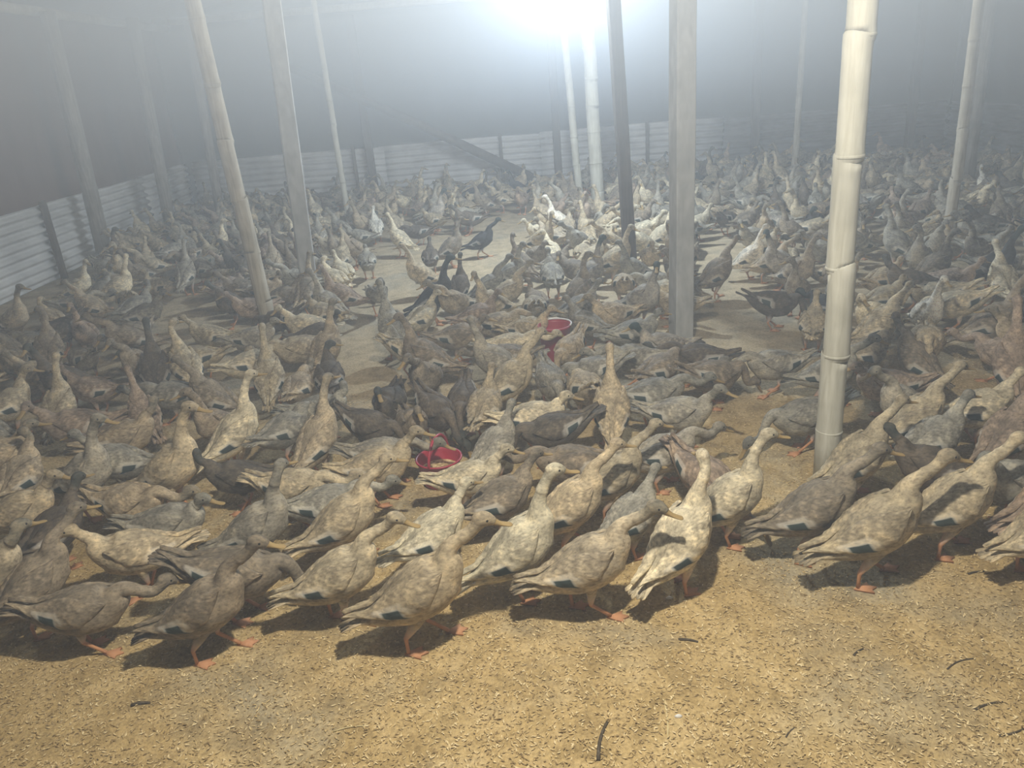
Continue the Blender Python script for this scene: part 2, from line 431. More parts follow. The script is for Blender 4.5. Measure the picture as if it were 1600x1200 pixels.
# ------------------------------------------------------------------ lamps
def hanging_bulb(p, label):
    x, y, z = p; root = empty('hanging_bulb', (x, y, z)); tag(root, label, 'lamp')
    zt = roofz(x)-z
    m = MB(); m.tube([(0, 0, 0.16), (0.004, 0, zt*0.6), (0, 0, zt)], 0.003, 6); m.build('flex', M_cord, root, True)
    m = MB(); m.lathe((0, 0, 0), [(0.004, 0.175), (0.016, 0.17), (0.018, 0.12), (0.02, 0.115), (0.0, 0.115)], 16); m.build('lamp_holder', M_white_plastic, root, True)
    m = MB(); m.lathe((0, 0, 0), [(0.0, 0.052), (0.015, 0.055), (0.028, 0.068), (0.032, 0.085), (0.026, 0.104), (0.016, 0.118), (0.0, 0.12)], 20); m.build('bulb', M_bulb, root, True)
hanging_bulb(LAMPS[0][0], 'glaring bulb hanging just above the brightest pole')
hanging_bulb(LAMPS[1][0], 'warm bulb hanging over the front of the flock')
# thin string dangling right of the bright pole
p = at_y(964, 82, 7.2); mb = MB(); mb.tube([(0, 0, 0), (0.002, 0, 0.5), (0, 0, roofz(p[0])-p[2])], 0.003, 6); o = mb.build('hanging_string', M_wire, None, True)
o.location = p; tag(o, 'thin pale string dangling right of the brightest pole', 'string')

# ------------------------------------------------------------------ red feeders
def red_tub(loc, r, h, label, fin=True, rz=0):
    root = empty('feeding_tub', loc); tag(root, label, 'tub'); root.rotation_euler.z = rz
    m = MB(); m.lathe((0, 0, 0), [(0.0, 0.004), (r*0.78, 0.0), (r*0.84, 0.012), (r*0.97, h*0.92), (r*1.06, h*0.94), (r*1.07, h), (r*0.99, h), (r*0.95, h*0.93), (r*0.80, 0.02), (0.0, 0.016)], 36)
    m.build('tub_wall', M_red, root, True)
    m = MB(); pts = [(r*1.03*math.cos(a), 0, h*0.9+r*1.15*math.sin(a)) for a in [math.pi*i/16 for i in range(17)]]
    pts = [(x, y, z) if fin else (x, y, z) for x, y, z in pts]
    m.tube(pts, 0.006, 8); m.build('carrying_handle', M_red if fin else M_white_plastic, root, True)
    m = MB(); m.lathe((0, 0, 0), [(r*0.90, h*0.55), (0.0, h*0.56)], 30); m.build('feed', M_flake, root, True)
p = gp(690, 752); red_tub((p[0], p[1], 0), 0.088, 0.11, 'open red plastic tub with upright handle in the middle of the front crowd', rz=1.2)
p = gp(869, 560); o2 = (p[0], p[1], 0)
root = empty('water_bucket', o2); tag(root, 'red plastic bucket with white rim highlight among the ducks at centre', 'bucket')
m = MB(); r, h = 0.088, 0.20
m.lathe((0, 0, 0), [(0, 0.003), (r*0.80, 0), (r*0.83, 0.01), (r*0.98, h*0.93), (r*1.05, h*0.94), (r*1.05, h), (r*0.98, h), (r*0.95, h*0.93), (r*0.79, 0.02), (0, 0.018)], 36); m.build('bucket_wall', M_red, root, True)
m = MB(); m.tube([(r*1.07*math.cos(a), r*1.07*math.sin(a), h+0.004) for a in [(-0.5+2.4*i/16) for i in range(17)]], 0.0045, 8); m.build('rim_highlight', M_white_plastic, root, True)  # highlight on the rim, modelled as a white arc

# ------------------------------------------------------------------ ducks
g = NT('duck_plumage')
at = g.n('ShaderNodeAttribute'); at.attribute_name = 'plumage'
ah = g.n('ShaderNodeAttribute'); ah.attribute_name = 'hood'
oi = g.n('ShaderNodeObjectInfo')
co = g.coord()
off = g.n('ShaderNodeVectorMath', operation='ADD'); g.l(co, off.inputs[0])
cmb = g.n('ShaderNodeCombineXYZ')
mul = g.n('ShaderNodeMath', operation='MULTIPLY'); mul.inputs[1].default_value = 37.0; g.l(oi.outputs['Random'], mul.inputs[0])
g.l(mul.outputs[0], cmb.inputs[0]); g.l(mul.outputs[0], cmb.inputs[1]); g.l(cmb.outputs[0], off.inputs[1]); vec = off.outputs[0]
tint = g.mix(1.0, at.outputs['Color'], oi.outputs['Color'], 'MULTIPLY')
patch = g.noise(g.map(vec, (1, 1.6, 1.6)), 13.0, 3, 0.6)
fine = g.noise(g.map(vec, (1, 1.8, 1.8)), 62.0, 3, 0.6)
tint = g.mix(0.62, tint, g.ramp(patch, [(0.32, (0.45, 0.43, 0.41)), (0.50, (0.98, 0.98, 0.98)), (0.66, (1.55, 1.50, 1.40))]), 'MULTIPLY')
tint = g.mix(0.8, tint, g.ramp(fine, [(0.32, (0.55, 0.52, 0.50)), (0.48, (0.97, 0.97, 0.97)), (0.66, (1.30, 1.28, 1.24))]), 'MULTIPLY')
hm = g.n('ShaderNodeMath', operation='MULTIPLY'); g.l(ah.outputs['Fac'], hm.inputs[0]); g.l(oi.outputs['Alpha'], hm.inputs[1])
tint = g.mix(hm.outputs[0], tint, (0.022, 0.040, 0.034))
c = g.mix(at.outputs['Alpha'], tint, at.outputs['Color'])
g.bump(fine, 0.35, 0.003)
M_duck = g.fin(c, 0.72, 0, 0.25)

def spl(P, n):
    """Catmull-Rom through rows of P"""
    P = np.array(P, float); Q = np.vstack([2*P[0]-P[1], P, 2*P[-1]-P[-2]]); out = []
    for i in range(1, len(Q)-2):
        for k in range(n):
            t = k/n; a, b, c_, d = Q[i-1], Q[i], Q[i+1], Q[i+2]
            out.append(0.5*((2*b)+(-a+c_)*t+(2*a-5*b+4*c_-d)*t*t+(-a+3*b-3*c_+d)*t**3))
    out.append(P[-1]); return np.array(out)

BODY = [  # along, above, half width, half height
    (-0.232, 0.040, 0.010, 0.003), (-0.195, 0.030, 0.030, 0.009), (-0.155, 0.014, 0.042, 0.026), (-0.11, 0.000, 0.055, 0.047),
    (-0.05, -0.010, 0.073, 0.069), (0.02, -0.012, 0.080, 0.077), (0.085, -0.006, 0.062, 0.073), (0.128, 0.012, 0.060, 0.060)]

def duck_mesh(name, pitch=20, h=0.215, head=(0.19, 0.0, 0.40), yaw=0, bill=-8, stride=0.03, sit=False, lean=0.35, wing=0.0):
    th = math.radians(pitch); A = np.array([math.cos(th), 0, math.sin(th)]); Nn = np.array([-math.sin(th), 0, math.cos(th)])
    P0 = np.array([0, 0, h])
    rows = []                                    # xyz, rl, rv, lateral angle, r g b a, hood
    def tone(u):
        return 1.0
    for (u, w_, rl, rv) in BODY:
        p = P0+A*u+Nn*w_; rows.append([*p, rl*1.10, rv*1.10, 0.0, 0])
    H = np.array(head, float); ya = math.radians(yaw); bp = math.radians(bill)
    B = np.array([math.cos(ya)*math.cos(bp), math.sin(ya)*math.cos(bp), math.sin(bp)])
    N0 = P0+A*0.146+Nn*0.046
    upv = np.array([0, 0, 1.0])
    q = upv-B*upv.dot(B); q /= np.linalg.norm(q)
    E = H-B*0.016-q*0.020                        # where the neck meets the skull
    d0 = A*(1-lean)+upv*lean; d0 /= np.linalg.norm(d0)
    L = np.linalg.norm(E-N0); d1 = -q*0.8-B*0.45; d1 /= np.linalg.norm(d1)
    c1 = N0+d0*L*0.42; c2 = E+d1*L*0.40
    rows.append([*N0, 0.043, 0.040, 0.0, 0.1])
    for k, (t, r) in enumerate(((0.22, 0.0315), (0.42, 0.0255), (0.6, 0.0215), (0.8, 0.0195), (1.0, 0.0195))):
        s = 1-t; p = s**3*N0+3*s*s*t*c1+3*s*t*t*c2+t**3*E
        rows.append([*p, r*0.95, r, ya*t*t, 0.15+0.8*t])
    for (d, dz, rl, rv) in ((0.0, 0.004, 0.0225, 0.0245), (0.018, 0.004, 0.0205, 0.021), (0.034, -0.002, 0.0135, 0.0145)):
        rows.append([*(H+B*d+q*dz), rl, rv, ya, 1.0])
    nb = len(rows)
    for (d, dz, rl, rv) in ((0.040, -0.005, 0.0112, 0.0115), (0.058, -0.010, 0.0108, 0.0065), (0.078, -0.012, 0.0125, 0.0042), (0.090, -0.0125, 0.0115, 0.0032), (0.0955, -0.0135, 0.005, 0.0015)):
        rows.append([*(H+B*d+q*dz), rl, rv, ya, 1.0])
    S = spl(rows, 4); n = 18; V = []; C = []; Hd = []
    ctr = S[:, :3]; tn = np.gradient(ctr, axis=0); tn /= np.linalg.norm(tn, axis=1)[:, None]
    cb = (nb-0.4)*4
    for i in range(len(S)):
        lat = np.array([-math.sin(S[i, 5]), math.cos(S[i, 5]), 0.0]); lat -= tn[i]*lat.dot(tn[i]); lat /= np.linalg.norm(lat)
        nn = np.cross(tn[i], lat); u = i/4.0
        for k in range(n):
            a = 2*math.pi*k/n; ca, sa = math.cos(a), math.sin(a)
            rr = S[i, 4]*(1.0 if sa > 0 else 1.04)
            V.append(ctr[i]+lat*(S[i, 3]*ca)+nn*(rr*sa)); Hd.append(min(1, max(0, (S[i, 6]-0.55)*3.3)))
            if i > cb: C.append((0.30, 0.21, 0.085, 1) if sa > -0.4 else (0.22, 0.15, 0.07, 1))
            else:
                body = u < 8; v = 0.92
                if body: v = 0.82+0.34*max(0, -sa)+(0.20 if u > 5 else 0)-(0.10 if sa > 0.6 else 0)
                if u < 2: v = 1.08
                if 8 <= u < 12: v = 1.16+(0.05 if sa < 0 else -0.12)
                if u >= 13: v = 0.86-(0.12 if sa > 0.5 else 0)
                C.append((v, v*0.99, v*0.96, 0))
    VA = np.array(V).reshape(len(S), n, 3)       # ease the fold where the neck leaves the breast
    for it in range(14):
        W_ = VA.copy()
        W_[25:43] = VA[25:43]*0.5+0.125*(VA[24:42]+VA[26:44]+np.roll(VA, 1, 1)[25:43]+np.roll(VA, -1, 1)[25:43]); VA = W_
    V = [v_ for v_ in VA.reshape(-1, 3)]
    Fc = [(i*n+k, i*n+(k+1) % n, (i+1)*n+(k+1) % n, (i+1)*n+k) for i in range(len(S)-1) for k in range(n)]
    Fc += [tuple(range(n))[::-1], tuple((len(S)-1)*n+k for k in range(n))]
    def add(vs, fs, cs, hd=0.0):
        o_ = len(V); V.extend([np.array(x, float) for x in vs]); Fc.extend([tuple(o_+i for i in f_) for f_ in fs])
        C.extend(cs if isinstance(cs, list) else [cs]*len(vs)); Hd.extend([hd]*len(vs))
    def ball(c_, ax, rad, col, hd=0.0, nu=8, nv=6):
        vs = []; 
        for j in range(1, nv):
            ph = math.pi*j/nv
            for i in range(nu):
                t = 2*math.pi*i/nu; vs.append(c_+ax[0]*(rad[0]*math.cos(ph))+ax[1]*(rad[1]*math.sin(ph)*math.cos(t))+ax[2]*(rad[2]*math.sin(ph)*math.sin(t)))
        fs = [(j*nu+i, j*nu+(i+1) % nu, (j+1)*nu+(i+1) % nu, (j+1)*nu+i) for j in range(nv-2) for i in range(nu)]
        fs += [tuple(range(nu)), tuple((nv-2)*nu+i for i in range(nu))[::-1]]
        add(vs, fs, col, hd)
    latH = np.array([-math.sin(ya), math.cos(ya), 0.0])
    ball(H+B*0.001+q*0.004, (B, latH, q), (0.031, 0.0215, 0.0245), (0.88, 0.86, 0.83, 0), 1.0, 12, 9)
    for s_ in (-1, 1):
        ball(H+B*0.014+latH*(s_*0.0195)+q*0.009, (B, latH, q), (0.0046, 0.003, 0.0046), (0.012, 0.010, 0.010, 1))
    # folded wings
    bt = np.array(BODY)*np.array([1, 1, 1.10, 1.10])
    ns, nv = 28, 14
    for s_ in (-1, 1):
        vs = []; cs = []
        for lay in (0, 1):
            for i in range(ns+1):
                s = i/ns; u = 0.112-0.345*s
                x = min(max(u, bt[0, 0]), 0.128)
                w_ = np.interp(x, bt[:, 0], bt[:, 1]); rl = max(np.interp(x, bt[:, 0], bt[:, 2]), 0.047-0.020*s); rv = max(np.interp(x, bt[:, 0], bt[:, 3]), 0.044-0.018*s)
                if s > 0.6: w_ = w_+0.012*(s-0.6)/0.4
                pc = math.radians(20+42*s**1.5); hw = math.radians(46)*(math.sin(math.pi*min(1, s/0.42)/2) if s < 0.42 else (1-((s-0.42)/0.58)**1.9*0.90))
                for j in range(nv+1):
                    v = -1+2*j/nv; a = pc+hw*v
                    saw = ((s*8.0+0.9*abs(v)) % 1.0)
                    edge = 1-abs(v)**6
                    o_ = (0.006+0.0045*saw)*edge-0.003*(1-edge)+wing*0.03*s
                    if s < 0.06: o_ -= 0.008*(1-s/0.06)
                    if lay: o_ -= 0.004+0.004*edge
                    vs.append(P0+A*u+Nn*(w_+(rv+o_)*math.sin(a))+np.array([0, 1, 0])*(s_*(rl+o_)*math.cos(a)))
                    val = 0.78+0.42*(saw > 0.72)
                    if v > 0.55 and s < 0.6: val *= 0.86
                    col = (val, val*0.98, val*0.94, 0)
                    if 0.44+0.05*v < s < 0.74+0.05*v and v < 0.05:
                        col = (1.05, 1.02, 0.93, 0.2)
                        if 0.51+0.06*v < s < 0.69+0.06*v and v < -0.2: col = (0.035, 0.05, 0.045, 1)
                    elif s >= 0.70: col = (1.12, 1.10, 1.02, 0) if saw > 0.5 else (0.78, 0.76, 0.72, 0)
                    cs.append(col)
        m_ = (ns+1)*(nv+1); fs = []
        for lay in (0, 1):
            for i in range(ns):
                for j in range(nv):
                    a = lay*m_+i*(nv+1)+j; fs.append((a, a+1, a+nv+2, a+nv+1))
        for i in range(ns):
            for j in (0, nv): a = i*(nv+1)+j; fs.append((a, a+nv+1, m_+a+nv+1, m_+a))
        for j in range(nv):
            a = ns*(nv+1)+j; fs.append((a, a+1, m_+a+1, m_+a))
        add(vs, fs, cs)
    # tail fan feathers
    for k in (-2, -1, 0, 1, 2):
        t0 = P0+A*-0.185+Nn*0.028+np.array([0, 0.010*k, 0]); t1 = P0+A*(-0.262+0.006*abs(k))+Nn*0.050+np.array([0, 0.017*k, 0])
        wv = np.array([0, 0.011, 0]); tk = Nn*0.0022
        add([t0-wv+tk, t0+wv+tk, t1+wv*0.7+tk, t1-A*0.008, t1-wv*0.7+tk, t0-wv-tk, t0+wv-tk, t1+wv*0.7-tk, t1-A*0.008-tk, t1-wv*0.7-tk],
            [(0, 1, 2, 3, 4), (9, 8, 7, 6, 5), (0, 5, 6, 1), (1, 6, 7, 2), (2, 7, 8, 3), (3, 8, 9, 4), (4, 9, 5, 0)], (1.12, 1.08, 1.0, 0) if k % 2 == 0 else (0.85, 0.83, 0.8, 0))
    # legs and webbed feet
    LEG = (0.52, 0.26, 0.13, 1)
    for s_ in (-1, 1):
        if sit: break
        fx = 0.012+s_*stride; hip = P0+A*-0.02-Nn*0.045+np.array([0, s_*0.040, 0])
        lift = 0.0
        foot = np.array([fx, s_*0.036, 0.008+lift]); hock = np.array([(hip[0]+fx)/2-0.022-0.15*abs(stride), s_*0.039, 0.062])
        knee = hip*0.55+hock*0.45+np.array([0.006, 0, 0]); pts = [hip, knee, hock, (hock+foot)/2, foot]
        rr = [0.034, 0.020, 0.0075, 0.0058, 0.0068]; m_ = 8; vs = []; cs = []
        for i, (p, r) in enumerate(zip(pts, rr)):
            t = (np.array(pts[min(i+1, 4)])-np.array(pts[max(i-1, 0)])); t /= np.linalg.norm(t)
            a1 = np.cross(t, [0, 1, 0]); a1 /= np.linalg.norm(a1); a2 = np.cross(t, a1)
            for k in range(m_): vs.append(p+a1*(r*math.cos(k*2*math.pi/m_))+a2*(r*math.sin(k*2*math.pi/m_))); cs.append((0.95, 0.93, 0.9, 0) if i < 2 else LEG)
        add(vs, [(i*m_+k, i*m_+(k+1) % m_, (i+1)*m_+(k+1) % m_, (i+1)*m_+k) for i in range(4) for k in range(m_)]+[tuple(range(m_)), tuple(4*m_+k for k in range(m_))], cs)
        out = [(-0.014, 0)]
        for a, l_ in ((-34, 0.050), (-17, 0.041), (0, 0.062), (17, 0.041), (34, 0.050)): out.append((l_*math.cos(math.radians(a+s_*6)), l_*math.sin(math.radians(a+s_*6))))
        vs = [(fx+x, s_*0.036+y, 0.0045) for x, y in out]+[(fx+x, s_*0.036+y, -0.002) for x, y in out]+[(fx+0.006, s_*0.036, 0.013)]
        fs = [(12, k, (k+1) % 6) for k in range(6)]+[(k, 6+k, 6+(k+1) % 6, (k+1) % 6) for k in range(6)]+[tuple(11-k for k in range(6))]
        add(vs, fs, LEG)
    me = bpy.data.meshes.new(name); me.from_pydata([tuple(v) for v in V], [], Fc); me.update()
    bm = bmesh.new(); bm.from_mesh(me); bmesh.ops.recalc_face_normals(bm, faces=bm.faces); bm.to_mesh(me); bm.free()
    me.polygons.foreach_set('use_smooth', [True]*len(me.polygons))
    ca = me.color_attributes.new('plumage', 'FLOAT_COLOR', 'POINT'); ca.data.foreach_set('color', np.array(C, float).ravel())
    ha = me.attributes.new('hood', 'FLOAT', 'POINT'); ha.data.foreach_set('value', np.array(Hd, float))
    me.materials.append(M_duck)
    return me

POSES = {
    'U': dict(pitch=38, h=0.215, head=(0.150, 0.0, 0.475), yaw=0, bill=-6, stride=0.01, lean=0.75),
    'V': dict(pitch=34, h=0.215, head=(0.145, 0.015, 0.455), yaw=55, bill=-8, stride=0.02, lean=0.75),
    'v': dict(pitch=34, h=0.215, head=(0.145, -0.015, 0.455), yaw=-55, bill=-8, stride=0.02, lean=0.75),
    'W': dict(pitch=32, h=0.212, head=(0.215, 0.0, 0.420), yaw=0, bill=-10, stride=0.065, lean=0.45),
    'w': dict(pitch=28, h=0.208, head=(0.230, -0.01, 0.395), yaw=-20, bill=-12, stride=-0.06, lean=0.40),
    'N': dict(pitch=14, h=0.20, head=(0.195, 0.0, 0.345), yaw=0, bill=-10, stride=0.02, lean=0.55),
    'M': dict(pitch=14, h=0.20, head=(0.185, 0.02, 0.345), yaw=65, bill=-10, stride=0.015, lean=0.55),
    'm': dict(pitch=14, h=0.20, head=(0.185, -0.02, 0.345), yaw=-65, bill=-10, stride=0.015, lean=0.55),
    'L': dict(pitch=6, h=0.185, head=(0.300, 0.0, 0.235), yaw=0, bill=-18, stride=0.05, lean=0.15),
    'l': dict(pitch=4, h=0.185, head=(0.285, 0.04, 0.225), yaw=30, bill=-20, stride=-0.04, lean=0.1),
    'F': dict(pitch=-8, h=0.190, head=(0.285, 0.02, 0.085), yaw=10, bill=-50, stride=0.03, lean=-0.05),
    'H': dict(pitch=10, h=0.19, head=(0.175, 0.0, 0.295), yaw=0, bill=-8, stride=0.0, lean=0.6),
    'S': dict(pitch=6, h=0.088, head=(0.175, 0.0, 0.215), yaw=25, bill=-8, sit=True, lean=0.6),
    'T': dict(pitch=12, h=0.195, head=(0.155, 0.025, 0.315), yaw=115, bill=-14, stride=0.01, lean=0.6),
}
MESH = {k: duck_mesh('duck', **v) for k, v in POSES.items()}
TINT = {  # linear feather colour, darkness of the hood
    't': ((0.41, 0.345, 0.235), 0.0), 'p': ((0.56, 0.50, 0.365), 0.0), 'b': ((0.235, 0.195, 0.142), 0.10),
    'g': ((0.275, 0.257, 0.212), 0.15), 'd': ((0.105, 0.085, 0.062), 0.45), 'k': ((0.030, 0.031, 0.032), 0.8),
    'w': ((0.72, 0.69, 0.60), 0.0), 'r': ((0.30, 0.232, 0.175), 0.0), 'h': ((0.30, 0.275, 0.235), 1.0), 'x': ((0.36, 0.30, 0.21), 0.35),
}
